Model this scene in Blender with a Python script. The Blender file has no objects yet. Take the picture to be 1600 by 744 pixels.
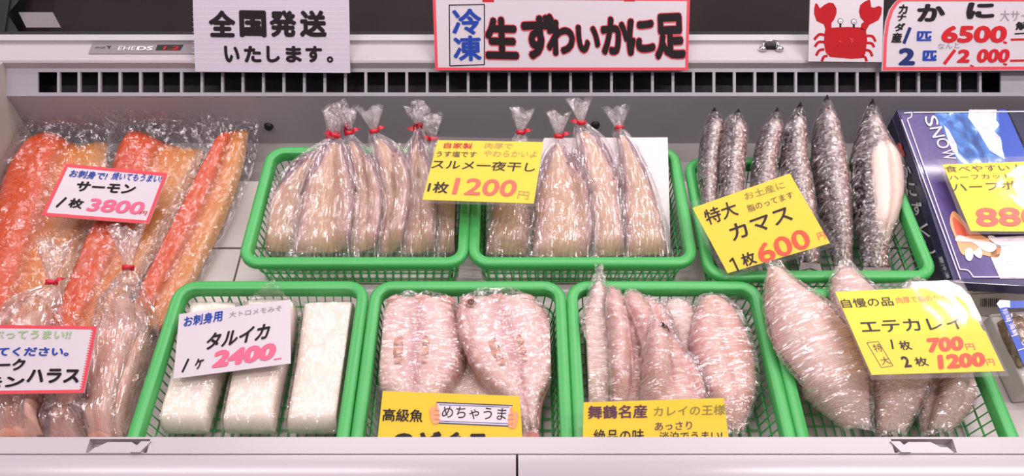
import bpy, bmesh, math, random
from mathutils import Vector, noise
from mathutils.geometry import tessellate_polygon
S = bpy.context.scene
COL = S.collection
random.seed(7)

# ------------------------------------------------------------------ camera, light, exposure
FPX, PITCH, CAMZ = 1250.0, math.radians(51.3), 1.08
cam_d = bpy.data.cameras.new('camera'); cam = bpy.data.objects.new('camera', cam_d); COL.objects.link(cam)
cam_d.sensor_width = 36.0; cam_d.lens = 36.0 * FPX / 1600.0; cam_d.clip_start = 0.02
cam.location = (0, 0, CAMZ); cam.rotation_euler = (math.pi / 2 - PITCH, 0, 0)
S.camera = cam
S.view_settings.view_transform = 'Standard'; S.view_settings.look = 'None'
S.view_settings.gamma = 1.0; S.view_settings.use_curve_mapping = False
S.view_settings.exposure = 0.10
S.cycles.transparent_max_bounces = 40; S.cycles.max_bounces = 10
W = bpy.data.worlds.new('world'); S.world = W; W.use_nodes = True
W.node_tree.nodes['Background'].inputs[0].default_value = (1.0, 0.90, 0.93, 1)
W.node_tree.nodes['Background'].inputs[1].default_value = 0.24

def lamp(name, loc, aim, sx, sy, power, color):
    d = bpy.data.lights.new(name, 'AREA'); d.shape = 'RECTANGLE'; d.size = sx; d.size_y = sy
    d.energy = power; d.color = color
    o = bpy.data.objects.new(name, d); COL.objects.link(o); o.location = loc
    o.rotation_euler = (Vector(aim) - Vector(loc)).to_track_quat('-Z', 'Y').to_euler()
    return o
# row of tubes above the case back; other rows added for sparkle and fill
PINK = (1, 0.92, 0.93)
for x, y, l, p in ((-0.33, 1.13, 1.25, 13), (1.20, 1.13, 1.3, 14), (0.55, 2.0, 1.2, 13), (-1.25, 2.75, 1.2, 11), (0.2, 2.75, 1.2, 11), (1.75, 2.95, 1.2, 11),
                   (-0.95, 0.32, 1.2, 13), (1.35, 0.32, 1.2, 20), (-1.3, -0.52, 1.2, 3), (1.5, -0.52, 1.2, 3)):
    lamp('unseen_lamp', (x, y, 2.2), (x, y - 0.1, 0), l, 0.03, p, PINK)
lamp('unseen_lamp', (-2.40, 2.35, 2.2), (-0.6, 0.8, 0), 0.03, 1.2, 12, PINK)  # unseen tube added at the left for more glints in the film
lamp('unseen_lamp', (2.88, 2.20, 2.2), (0.8, 0.8, 0), 0.30, 0.085, 10, PINK)
lamp('unseen_lamp', (2.98, 2.72, 2.2), (0.8, 0.8, 0), 0.26, 0.10, 8, PINK)

# ------------------------------------------------------------------ measuring the photograph
FW = Vector((0, math.cos(PITCH), -math.sin(PITCH))); UP = Vector((0, math.sin(PITCH), math.cos(PITCH)))
EYE = Vector((0, 0, CAMZ))
def ray(x, y): return FW + Vector((1, 0, 0)) * ((x - 800) / FPX) - UP * ((y - 372) / FPX)
def at(p, z):
    d = ray(*p); return EYE + d * ((z - CAMZ) / d.z)
def on_plane(p, p0, n):
    d = ray(*p); return EYE + d * ((p0 - EYE).dot(n) / d.dot(n))

# ------------------------------------------------------------------ materials
def nt_new(name):
    m = bpy.data.materials.new(name); m.use_nodes = True
    return m, m.node_tree.nodes, m.node_tree.links
def rgb(h):
    r = [int(h[i:i + 2], 16) / 255 for i in (0, 2, 4)]
    return tuple((c / 12.92 if c <= 0.04045 else ((c + 0.055) / 1.055) ** 2.4) for c in r) + (1,)
def ramp(N, stops):
    r = N.new('ShaderNodeValToRGB'); e = r.color_ramp.elements
    while len(e) < len(stops): e.new(0.5)
    for el, (p, c) in zip(e, stops): el.position = p; el.color = c if isinstance(c, tuple) else rgb(c)
    return r
def mapping(N, L, kind, scale):
    t = N.new('ShaderNodeTexCoord'); mp = N.new('ShaderNodeMapping'); mp.inputs['Scale'].default_value = scale
    L.new(t.outputs[kind], mp.inputs[0]); return mp
def noise_tex(N, L, src, scale, detail=3, dist=0.0):
    n = N.new('ShaderNodeTexNoise'); n.inputs['Scale'].default_value = scale
    n.inputs['Detail'].default_value = detail; n.inputs['Distortion'].default_value = dist
    if src: L.new(src.outputs[0], n.inputs['Vector'])
    return n
def plain(name, hexc, rough=0.5, metal=0.0, var=0.0, vscale=60, bump=0.0, spec=0.5, coat=0.0, sss=0.0, trans=0.0):
    m, N, L = nt_new(name); b = N['Principled BSDF']
    c = rgb(hexc); b.inputs['Base Color'].default_value = c
    b.inputs['Roughness'].default_value = rough; b.inputs['Metallic'].default_value = metal
    b.inputs['Specular IOR Level'].default_value = spec; b.inputs['Coat Weight'].default_value = coat
    b.inputs['Coat Roughness'].default_value = 0.06
    if sss:
        b.inputs['Subsurface Weight'].default_value = sss; b.inputs['Subsurface Radius'].default_value = (0.02, 0.01, 0.006)
        b.inputs['Subsurface Scale'].default_value = 0.5
    if var or bump:
        mp = mapping(N, L, 'Object', (1, 1, 1)); n = noise_tex(N, L, mp, vscale, 4)
        if var:
            lo = tuple(x * (1 - var) for x in c[:3]) + (1,); hi = tuple(min(1, x * (1 + var)) for x in c[:3]) + (1,)
            r = ramp(N, [(0.3, lo), (0.7, hi)]); L.new(n.outputs[0], r.inputs[0]); L.new(r.outputs[0], b.inputs['Base Color'])
        if bump:
            bp = N.new('ShaderNodeBump'); bp.inputs['Strength'].default_value = bump; bp.inputs['Distance'].default_value = 0.003
            L.new(n.outputs[0], bp.inputs['Height']); L.new(bp.outputs[0], b.inputs['Normal'])
    return m
def film(name, uvs=(3, 3, 1), oscale=90, bump=0.7, base=0.12, edge=0.5, rough=0.06, frost=0.25, dist=0.006, wu=1.0, fold=0.0, fw=0.03, facet=None, fk=0.5):
    """clear plastic: mostly see-through, with creases that catch the lamps and whitish folds where it doubles up"""
    m, N, L = nt_new(name); N.remove(N['Principled BSDF']); out = N['Material Output']
    def math_(op, a, b=None, c=None, clamp=False):
        q = N.new('ShaderNodeMath'); q.operation = op; q.use_clamp = clamp
        for k, x in enumerate((a, b, c)):
            if x is None: continue
            if isinstance(x, (int, float)): q.inputs[k].default_value = x
            else: L.new(x, q.inputs[k])
        return q.outputs[0]
    mo = mapping(N, L, 'Object', (1, 1, 1)); n1 = noise_tex(N, L, mo, oscale, 2, 0.8).outputs[0]
    mu = mapping(N, L, 'UV', uvs); n2 = noise_tex(N, L, mu, 1.0, 2, 1.0).outputs[0]
    bp = N.new('ShaderNodeBump'); bp.inputs['Strength'].default_value = bump; bp.inputs['Distance'].default_value = dist
    L.new(math_('MULTIPLY_ADD', n2, wu, n1), bp.inputs['Height'])
    nrm = bp.outputs[0]
    if facet:                                              # crumpled film breaks into small flat facets, each tilted its own way
        mf = mapping(N, L, 'UV', facet); wn = noise_tex(N, L, mf, 0.9, 2, 0.0)
        def vec(op, a, b):
            q = N.new('ShaderNodeVectorMath'); q.operation = op
            L.new(a, q.inputs[0])
            if isinstance(b, tuple): q.inputs[1].default_value = b
            elif isinstance(b, float): q.inputs['Scale'].default_value = b
            else: L.new(b, q.inputs[1])
            return q.outputs[0]
        vo = N.new('ShaderNodeTexVoronoi'); vo.inputs['Scale'].default_value = 1.0; vo.inputs['Randomness'].default_value = 1.0
        L.new(vec('ADD', mf.outputs[0], vec('SCALE', wn.outputs['Color'], 1.2)), vo.inputs['Vector'])
        nrm = vec('NORMALIZE', vec('ADD', nrm, vec('SCALE', vec('SUBTRACT', vo.outputs['Color'], (0.5, 0.5, 0.5)), fk)), (0.0, 0.0, 0.0))
    g = N.new('ShaderNodeBsdfGlossy'); g.inputs['Roughness'].default_value = rough; g.inputs['Color'].default_value = rgb('fff6f8'); L.new(nrm, g.inputs['Normal'])
    d = N.new('ShaderNodeBsdfDiffuse'); d.inputs['Color'].default_value = rgb('f3e9ec'); L.new(bp.outputs[0], d.inputs['Normal'])
    lw = N.new('ShaderNodeLayerWeight'); lw.inputs[0].default_value = 0.35; L.new(bp.outputs[0], lw.inputs['Normal'])
    f = math_('MULTIPLY_ADD', lw.outputs['Facing'], edge, base)
    fr = frost
    if fold:
        def crease(n): return math_('MULTIPLY_ADD', math_('ABSOLUTE', math_('SUBTRACT', n, 0.5)), -1.0 / fw, 1.0, True)
        fd = math_('MAXIMUM', crease(n2), math_('MULTIPLY', crease(n1), 0.7))
        f = math_('MULTIPLY_ADD', fd, fold, f, True); fr = math_('MULTIPLY_ADD', fd, 0.5, frost, True)
    mg = N.new('ShaderNodeMixShader'); L.new(g.outputs[0], mg.inputs[1]); L.new(d.outputs[0], mg.inputs[2])
    if fold: L.new(fr, mg.inputs[0])
    else: mg.inputs[0].default_value = frost
    t = N.new('ShaderNodeBsdfTransparent'); t.inputs['Color'].default_value = (0.99, 0.985, 0.985, 1)
    mx = N.new('ShaderNodeMixShader'); L.new(math_('MINIMUM', f, 1.0), mx.inputs[0]); L.new(t.outputs[0], mx.inputs[1]); L.new(mg.outputs[0], mx.inputs[2])
    L.new(mx.outputs[0], out.inputs[0]); return m
def flesh(name, stops, axis='u', stretch=(6, 30, 1), amt=0.25, rough=0.4, metal=0.0, speck=None, sss=0.0, tip=None, bump=0.15, scales=None):
    """colour across the body (u) or along it (v), broken up by streaks"""
    m, N, L = nt_new(name); b = N['Principled BSDF']
    t = N.new('ShaderNodeTexCoord'); sp = N.new('ShaderNodeSeparateXYZ'); L.new(t.outputs['UV'], sp.inputs[0])
    mu = mapping(N, L, 'UV', stretch); n = noise_tex(N, L, mu, 1.0, 4, 0.5)
    a = N.new('ShaderNodeMath'); a.operation = 'MULTIPLY_ADD'; a.inputs[1].default_value = amt
    sub = N.new('ShaderNodeMath'); sub.operation = 'SUBTRACT'; sub.inputs[1].default_value = amt * 0.5
    L.new(n.outputs[0], a.inputs[0]); L.new(sp.outputs[0 if axis == 'u' else 1], a.inputs[2]); L.new(a.outputs[0], sub.inputs[0])
    r = ramp(N, stops); L.new(sub.outputs[0], r.inputs[0]); col = r.outputs[0]
    if speck:
        mo = mapping(N, L, 'Object', (1, 1, 1)); n3 = noise_tex(N, L, mo, speck[0], 3); r3 = ramp(N, [(speck[2], (0, 0, 0, 1)), (speck[2] + 0.1, (1, 1, 1, 1))])
        L.new(n3.outputs[0], r3.inputs[0]); mc = N.new('ShaderNodeMixRGB'); mc.inputs[2].default_value = rgb(speck[1])
        ml = N.new('ShaderNodeMath'); ml.operation = 'MULTIPLY'; ml.inputs[1].default_value = speck[3]; L.new(r3.outputs[0], ml.inputs[0])
        L.new(ml.outputs[0], mc.inputs[0]); L.new(col, mc.inputs[1]); col = mc.outputs[0]
    if tip:
        r4 = ramp(N, [(tip[0], (1, 1, 1, 1)), (tip[0] + 0.06, (0, 0, 0, 1))]); L.new(sp.outputs[1], r4.inputs[0])
        mc = N.new('ShaderNodeMixRGB'); mc.inputs[2].default_value = rgb(tip[1]); L.new(r4.outputs[0], mc.inputs[0]); L.new(col, mc.inputs[1]); col = mc.outputs[0]
    L.new(col, b.inputs['Base Color'])
    b.inputs['Roughness'].default_value = rough; b.inputs['Metallic'].default_value = metal
    if sss:
        b.inputs['Subsurface Weight'].default_value = sss; b.inputs['Subsurface Radius'].default_value = (0.02, 0.008, 0.006); b.inputs['Subsurface Scale'].default_value = 0.5
    if bump:
        bp = N.new('ShaderNodeBump'); bp.inputs['Strength'].default_value = bump; bp.inputs['Distance'].default_value = 0.004
        L.new(n.outputs[0], bp.inputs['Height']); L.new(bp.outputs[0], b.inputs['Normal'])
        if scales:
            ms_ = mapping(N, L, 'UV', scales[0]); vo = N.new('ShaderNodeTexVoronoi'); vo.inputs['Scale'].default_value = 1.0; L.new(ms_.outputs[0], vo.inputs['Vector'])
            q = N.new('ShaderNodeVectorMath'); q.operation = 'SUBTRACT'; q.inputs[1].default_value = (0.5, 0.5, 0.5); L.new(vo.outputs['Color'], q.inputs[0])
            q2 = N.new('ShaderNodeVectorMath'); q2.operation = 'SCALE'; q2.inputs['Scale'].default_value = scales[1]; L.new(q.outputs[0], q2.inputs[0])
            q3 = N.new('ShaderNodeVectorMath'); q3.operation = 'ADD'; L.new(bp.outputs[0], q3.inputs[0]); L.new(q2.outputs[0], q3.inputs[1])
            q4 = N.new('ShaderNodeVectorMath'); q4.operation = 'NORMALIZE'; L.new(q3.outputs[0], q4.inputs[0]); L.new(q4.outputs[0], b.inputs['Normal'])
    return m

M = {}
M['case'] = plain('case_white_enamel', 'c4bcc1', 0.35, var=0.03, vscale=8)
M['bumper'] = plain('bumper_white_plastic', 'b9aeb4', 0.28, var=0.02, vscale=6)
M['bumper_low'] = plain('bumper_nose_plastic', 'b9aeb6', 0.22)
M['wall'] = plain('case_inner_grey', 'a09ba4', 0.45, var=0.05, vscale=5)
M['tan'] = plain('case_side_tan', 'a89f9a', 0.5, var=0.05, vscale=6)
M['dark'] = plain('duct_dark', '15151d', 0.6)
M['gasket'] = plain('black_gasket', '0b090a', 0.5)
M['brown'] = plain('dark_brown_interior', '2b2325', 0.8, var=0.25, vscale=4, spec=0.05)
M['greyframe'] = plain('grey_window_frame', 'b8b3b6', 0.35)
M['liner'] = plain('shelf_liner', 'c6bdba', 0.5, var=0.05, vscale=14)
M['deck'] = plain('deck_grey', '8f8987', 0.5, var=0.1, vscale=10)
M['chrome'] = plain('chrome', 'd8d5d8', 0.15, 1.0)
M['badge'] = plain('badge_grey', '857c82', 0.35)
M['green'] = plain('green_basket_plastic', '47a858', 0.34, var=0.04, vscale=10)
M['foam'] = plain('white_foam_board', 'e4dadb', 0.7, bump=0.25, vscale=220)
M['tie'] = plain('red_tie', 'c3142c', 0.4)
M['card_white'] = plain('white_card', 'cabfc7', 0.35)
M['corr'] = plain('white_corrugated_card', 'c2b7c6', 0.45)
M['yellow'] = plain('yellow_card', 'f2cf28', 0.5)
M['yellow_hi'] = plain('bright_yellow_card', 'f9de22', 0.5)
M['navy'] = plain('navy_card', '2c2552', 0.3, var=0.12, vscale=20, coat=0.3)
M['navy_side'] = plain('dark_navy_board', '1d1b38', 0.35)
M['violet'] = plain('violet_print', '54457f', 0.3, var=0.15, vscale=70, coat=0.3)
M['lam'] = film('laminate_clear', (1.5, 1.5, 1), 9, 0.25, 0.045, 0.25, 0.05, 0.45, 0.004)
M['ink'] = plain('black_ink', '1d1417', 0.5, spec=0.15)
M['ink_soft'] = plain('brown_ink', '52401f', 0.5)
M['ink_olive'] = plain('olive_ink', '8c8430', 0.5)
M['ink_tan'] = plain('faded_ink', 'b89a58', 0.5)
M['ink_red'] = plain('red_ink', 'c21f28', 0.5, spec=0.15)
M['ink_pink'] = plain('pink_ink', 'f05a7c', 0.5)
M['ink_coral'] = plain('coral_ink', 'e4664e', 0.5)
M['ink_orange'] = plain('orange_red_ink', 'ea4a1e', 0.5)
M['ink_blue'] = plain('blue_ink', '1f3f9c', 0.5, spec=0.15)
M['ink_navy'] = plain('navy_ink', '1c2b66', 0.5, spec=0.15)
M['ink_green'] = plain('green_ink', '97b57c', 0.5)
M['ink_grey'] = plain('grey_ink', '8d8590', 0.5)
M['ink_purple'] = plain('purple_ink', '552046', 0.5)
M['border_red'] = plain('red_border_ink', 'd83a4a', 0.45)
M['crab'] = plain('crab_red', 'ae161e', 0.6, var=0.06, vscale=30, spec=0.15)
M['print_white'] = plain('white_print', 'eee4ea', 0.4)
M['skin'] = plain('printed_skin', 'ecab7c', 0.5)
M['print_blue'] = plain('blue_print', '2f4fb0', 0.3)
M['cream'] = plain('cream_card', 'd8cfc6', 0.6, var=0.05, vscale=30)
M['brown_food'] = plain('brown_food', '7c6248', 0.6, var=0.4, vscale=120, bump=0.4)
M['eye'] = plain('fish_eye', '1a1012', 0.12)
M['eye_ring'] = plain('fish_eye_ring', 'a87e72', 0.25, 0.3)
M['squid'] = flesh('squid_flesh', [(0.0, 'ac8488'), (0.14, 'd4a798'), (0.32, 'dcb294'), (0.66, 'dab090'), (0.86, 'd2a696'), (1.0, 'a47c82')], stretch=(5, 3, 1), amt=0.12, rough=0.35, sss=0.1)
M['squid_dark'] = plain('squid_fin_skin', '8a666e', 0.4, var=0.35, vscale=90)
M['white_squid'] = flesh('white_squid_block', [(0.0, 'e6d6c8'), (0.5, 'efe2d8'), (1.0, 'e8d8cc')], stretch=(2, 4, 1), amt=0.3, rough=0.3, sss=0.15)
M['salmon'] = flesh('salmon_flesh', [(0.0, '983414'), (0.1, 'c84406'), (0.45, 'cc4a08'), (0.52, 'b05012'), (0.62, 'cc742c'), (0.85, 'c88648'), (1.0, 'b48a68')], stretch=(14, 60, 1), amt=0.16, rough=0.35, sss=0.1, speck=(160, 'e07a3a', 0.58, 0.3))
M['belly'] = flesh('salmon_belly', [(0.0, 'd9a08a'), (0.3, 'e2b09c'), (0.55, 'dd9a80'), (0.8, 'e3b4a4'), (1.0, 'c99888')], stretch=(5, 5, 1), amt=0.7, rough=0.35, sss=0.1)
M['barracuda'] = flesh('silver_fish_skin', [(0.0, '241a1e'), (0.24, '3a2c31'), (0.38, '8c7e80'), (0.52, 'c9bcba'), (0.68, 'c4a79e'), (0.82, 'b4867a'), (1.0, '84564e')], stretch=(4, 22, 1), amt=0.2, rough=0.36, metal=0.35, speck=(260, '3a2c30', 0.60, 0.5), tip=(0.11, '120e10'), scales=((14, 95, 1), 1.1))
M['barracuda_open'] = flesh('silver_fish_open', [(0.0, '2a2326'), (0.14, '5d5254'), (0.26, 'a89c9a'), (0.36, 'd2beb2'), (0.6, 'dccbc0'), (0.9, 'd3bcae'), (1.0, '8c7a78')], stretch=(3, 14, 1), amt=0.12, rough=0.32, metal=0.15, speck=(150, 'a08f8a', 0.62, 0.5), tip=(0.09, '221b1d'))
M['jaw'] = plain('dark_jaw', '1d1719', 0.3)
M['tail_grey'] = plain('grey_tail_fin', '776a6a', 0.45, var=0.3, vscale=200)
M['open_belly'] = flesh('open_fish_belly', [(0.0, 'c09a90'), (0.2, 'dcc4b8'), (0.45, 'e6d4c8'), (0.55, 'cfa89c'), (0.7, 'e4d0c4'), (1.0, 'c2a096')], stretch=(5, 14, 1), amt=0.2, rough=0.35)
M['seaperch'] = flesh('split_fish_flesh', [(0.0, 'd8a09c'), (0.14, 'e6bcb6'), (0.3, 'ecc9c4'), (0.44, 'd9a7a6'), (0.5, 'c98f92'), (0.56, 'e0b2b0'), (0.75, 'eac6c0'), (0.92, 'dcaaa6'), (1.0, 'c98884')], stretch=(6, 6, 1), amt=0.14, rough=0.35, sss=0.1)
M['seaperch_skin'] = plain('red_fish_skin', 'd08a82', 0.4, var=0.25, vscale=60)
M['gill'] = flesh('orange_gill_flesh', [(0, 'e0a088'), (0.5, 'd98e70'), (1, 'e2b09c')], 'v', (1, 30, 1), 0.6, 0.4)
M['perch_eye'] = plain('brown_eye', '5e3a34', 0.15)
M['flounder'] = flesh('pale_flounder_skin', [(0.0, 'cfa09c'), (0.15, 'e2bcb4'), (0.5, 'eccdc4'), (0.85, 'e4bcb4'), (1.0, 'cf9f98')], stretch=(5, 5, 1), amt=0.25, rough=0.4, sss=0.1)
M['flounder_pink'] = flesh('pink_flounder_skin', [(0.0, 'cc908c'), (0.2, 'e4aea6'), (0.42, 'ecc4b8'), (0.5, 'd89e98'), (0.6, 'eabcb0'), (0.85, 'dea49c'), (1.0, 'c48884')], stretch=(6, 5, 1), amt=0.2, rough=0.4, sss=0.1)
M['fin'] = plain('fin_membrane', 'b98f8c', 0.45, var=0.25, vscale=120)
M['bagfilm'] = film('bag_film', (26, 4, 1), 60, 0.4, 0.21, 0.22, 0.14, 0.05, 0.024, 1.0, 0.28, 0.03, (26, 18, 1), 1.2)
M['packfilm'] = film('vacuum_pack_film', (9, 16, 1), 55, 0.35, 0.095, 0.11, 0.15, 0.0, 0.020, 1.0, 0.03, 0.03, (26, 50, 1), 0.9)
M['wrap'] = film('cling_wrap', (3.5, 44, 1), 30, 0.4, 0.19, 0.20, 0.16, 0.05, 0.018, 1.6, 0.26, 0.05, (5, 55, 1), 1.1)
M['wrap_diag'] = film('cling_wrap_creased', (9, 34, 1), 60, 0.4, 0.19, 0.20, 0.16, 0.05, 0.020, 1.0, 0.26, 0.04, (10, 44, 1), 1.1)
M['crinkle'] = film('crinkled_wrap', (7, 30, 1), 120, 0.4, 0.20, 0.10, 0.16, 0.0, 0.014, 1.0, 0.05, 0.05, (14, 100, 1), 1.5)
M['clearfilm'] = film('clear_sleeve', (5, 7, 1), 35, 0.5, 0.08, 0.22, 0.14, 0.03, 0.014, 1.0, 0.08, 0.02, (8, 14, 1), 0.7)

# ------------------------------------------------------------------ object helpers
def thing(name, label, cat, loc=(0, 0, 0), group=None):
    o = bpy.data.objects.new(name, None); COL.objects.link(o); o.empty_display_size = 0.05
    o.location = loc; o['label'] = label; o['category'] = cat
    if group: o['group'] = group
    return o
def origin(o):
    v = Vector((0, 0, 0))
    while o: v += o.location; o = o.parent
    return v
def mk(name, verts, faces, mat, parent=None, uvs=None, smooth=False, label=None):
    off = origin(parent)
    me = bpy.data.meshes.new(name); me.from_pydata([tuple(Vector(v) - off) for v in verts], [], faces)
    if uvs:
        uv = me.uv_layers.new(name='UVMap')
        for lp in me.loops: uv.data[lp.index].uv = uvs[lp.vertex_index]
    mats = mat if isinstance(mat, list) else [mat]
    for m in mats: me.materials.append(M[m])
    if smooth: me.polygons.foreach_set('use_smooth', [True] * len(me.polygons))
    me.update()
    o = bpy.data.objects.new(name, me); COL.objects.link(o); o.parent = parent
    if label: o['label'] = label
    return o
class MB:
    def __init__(s): s.v = []; s.f = []
    def add(s, v, f):
        k = len(s.v); s.v += [Vector(x) for x in v]; s.f += [tuple(i + k for i in q) for q in f]; return s
    def box(s, lo, hi):
        x0, y0, z0 = lo; x1, y1, z1 = hi
        return s.add([(x0, y0, z0), (x1, y0, z0), (x1, y1, z0), (x0, y1, z0), (x0, y0, z1), (x1, y0, z1), (x1, y1, z1), (x0, y1, z1)],
                     [(0, 3, 2, 1), (4, 5, 6, 7), (0, 1, 5, 4), (1, 2, 6, 5), (2, 3, 7, 6), (3, 0, 4, 7)])
    def bar(s, a, b, r, n=6, r2=None):
        a = Vector(a); b = Vector(b); d = (b - a).normalized()
        u = d.cross(Vector((0, 0, 1)));  u = u.normalized() if u.length > 1e-4 else Vector((1, 0, 0)); w = d.cross(u)
        r2 = r if r2 is None else r2
        v = [p + (u * math.cos(2 * math.pi * k / n) + w * math.sin(2 * math.pi * k / n)) * q for p, q in ((a, r), (b, r2)) for k in range(n)]
        return s.add(v, [(k, (k + 1) % n, n + (k + 1) % n, n + k) for k in range(n)] + [tuple(range(n - 1, -1, -1)), tuple(range(n, 2 * n))])
    def prism(s, prof, x0, x1):
        n = len(prof)
        return s.add([(x0, y, z) for y, z in prof] + [(x1, y, z) for y, z in prof],
                     [(k, (k + 1) % n, n + (k + 1) % n, n + k) for k in range(n)] + [tuple(range(n - 1, -1, -1)), tuple(range(n, 2 * n))])
    def ball(s, c, r, nu=10, nv=7, sc=(1, 1, 1)):
        c = Vector(c); v = []; f = []
        for j in range(nv + 1):
            th = math.pi * j / nv
            for i in range(nu):
                ph = 2 * math.pi * i / nu
                v.append(c + Vector((r * sc[0] * math.sin(th) * math.cos(ph), r * sc[1] * math.sin(th) * math.sin(ph), r * sc[2] * math.cos(th))))
        for j in range(nv):
            for i in range(nu): f.append((j * nu + i, (j + 1) * nu + i, (j + 1) * nu + (i + 1) % nu, j * nu + (i + 1) % nu))
        return s.add(v, f)
    def build(s, name, mat, parent=None, smooth=False, label=None, bevel=0):
        o = mk(name, s.v, s.f, mat, parent, smooth=smooth, label=label)
        if bevel:
            b = o.modifiers.new('bevel', 'BEVEL'); b.width = bevel; b.segments = 2; b.limit_method = 'ANGLE'
        return o

def cr(pts, n):
    """n points along a smooth curve through pts"""
    P = [Vector((p[0], p[1])) for p in pts]
    if len(P) == 2: return [P[0].lerp(P[1], i / (n - 1)) for i in range(n)]
    P = [P[0] * 2 - P[1]] + P + [P[-1] * 2 - P[-2]]
    dense = []
    for i in range(1, len(P) - 2):
        a, b, c, d = P[i - 1:i + 3]
        for k in range(24):
            t = k / 24
            dense.append(0.5 * ((2 * b) + (c - a) * t + (2 * a - 5 * b + 4 * c - d) * t * t + (3 * b - a - 3 * c + d) * t ** 3))
    dense.append(P[-2])
    acc = [0]
    for a, b in zip(dense, dense[1:]): acc.append(acc[-1] + (b - a).length)
    out = []; j = 0
    for i in range(n):
        w = acc[-1] * i / (n - 1)
        while j < len(acc) - 2 and acc[j + 1] < w: j += 1
        out.append(dense[j].lerp(dense[j + 1], (w - acc[j]) / max(1e-9, acc[j + 1] - acc[j])))
    return out

def dome(th, p=2.4, head=0.25, tail=0.4, end=0.25):
    def f(s, t):
        e = 1.0
        if t < head: e = end + (1 - end) * math.sin(t / head * math.pi / 2)
        if t > 1 - tail: e = min(e, end + (1 - end) * math.sin((1 - t) / tail * math.pi / 2))
        return th * e * max(0, 1 - abs(2 * s - 1) ** p) ** (1 / p)
    return f
def sheet(name, L, R, z, hf, mat, parent, nt=26, ns=14, bottom=0.35, margin=0.0, gap=0.0, wr=None, ts=None, smooth=True, label=None, ext=0.0):
    """a body lofted between its left and right outline (head to tail), resting at height z=(head, tail)"""
    Lp, Rp = cr(L, nt + 1), cr(R, nt + 1)
    zf = z if callable(z) else (lambda t: z[0] + (z[1] - z[0]) * t)
    rows = []
    for i in range(nt + 1):
        t = i / nt; a = at(Lp[i], zf(t)); b = at(Rp[i], zf(t)); rows.append([a, b, t])
    if ext:
        for k, j in ((0, 1), (-1, -2)):
            for q in (0, 1):
                d = rows[k][q] - rows[j][q]; rows[k][q] = rows[k][q] + d.normalized() * ext
    axis = (rows[4][0] + rows[4][1] - rows[0][0] - rows[0][1]).normalized()
    V = []; U = []; top = []; bot = []
    for a, b, t in rows:
        w = (b - a); n = w.length
        if margin: a = a - w / n * margin; b = b + w / n * margin
        rt = []; rb = []
        for j in range(ns + 1):
            s = 0.5 - 0.5 * math.cos(math.pi * j / ns) * (0.7 + 0.3 * abs(math.cos(math.pi * j / ns)))
            p = a.lerp(b, s)
            if ts: p = p + axis * ts(s) * (1 - t) ** 4
            h = hf(s, t) + gap * (1 if 0 < j < ns else 0.2)
            if wr:
                k = wr[0] * (0.35 + 0.65 * math.sin(math.pi * s))
                n_a = noise.noise(Vector((s * wr[1], t * wr[2], wr[3]))); n_b = noise.noise(Vector((s * wr[1] * 2.3, t * wr[2] * 2.3, wr[3] + 9)))
                h += k * ((0.6 - 2.2 * abs(n_a)) + 0.5 * (0.5 - 2 * abs(n_b)) if len(wr) > 4 else n_a + 0.5 * n_b)
                p = p + (b - a).normalized() * wr[0] * 0.8 * noise.noise(Vector((s * 2, t * wr[2] * 1.7, wr[3] + 21)))
            V.append(p + Vector((0, 0, h))); U.append((s, t)); rt.append(len(V) - 1)
            if bottom is not None and 0 < j < ns:
                V.append(p - Vector((0, 0, bottom * hf(s, t)))); U.append((s, t)); rb.append(len(V) - 1)
        top.append(rt); bot.append(rb)
    F = []
    for i in range(nt):
        if bottom is None:
            for j in range(ns): F.append((top[i][j], top[i + 1][j], top[i + 1][j + 1], top[i][j + 1]))
        else:
            A = top[i] + bot[i][::-1]; B = top[i + 1] + bot[i + 1][::-1]; n = len(A)
            for j in range(n): F.append((A[j], B[j], B[(j + 1) % n], A[(j + 1) % n]))
    if bottom is not None:
        F.append(tuple(top[0] + bot[0][::-1])); F.append(tuple((top[-1] + bot[-1][::-1])[::-1]))
    return mk(name, V, F, mat, parent, U, smooth, label)

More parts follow.
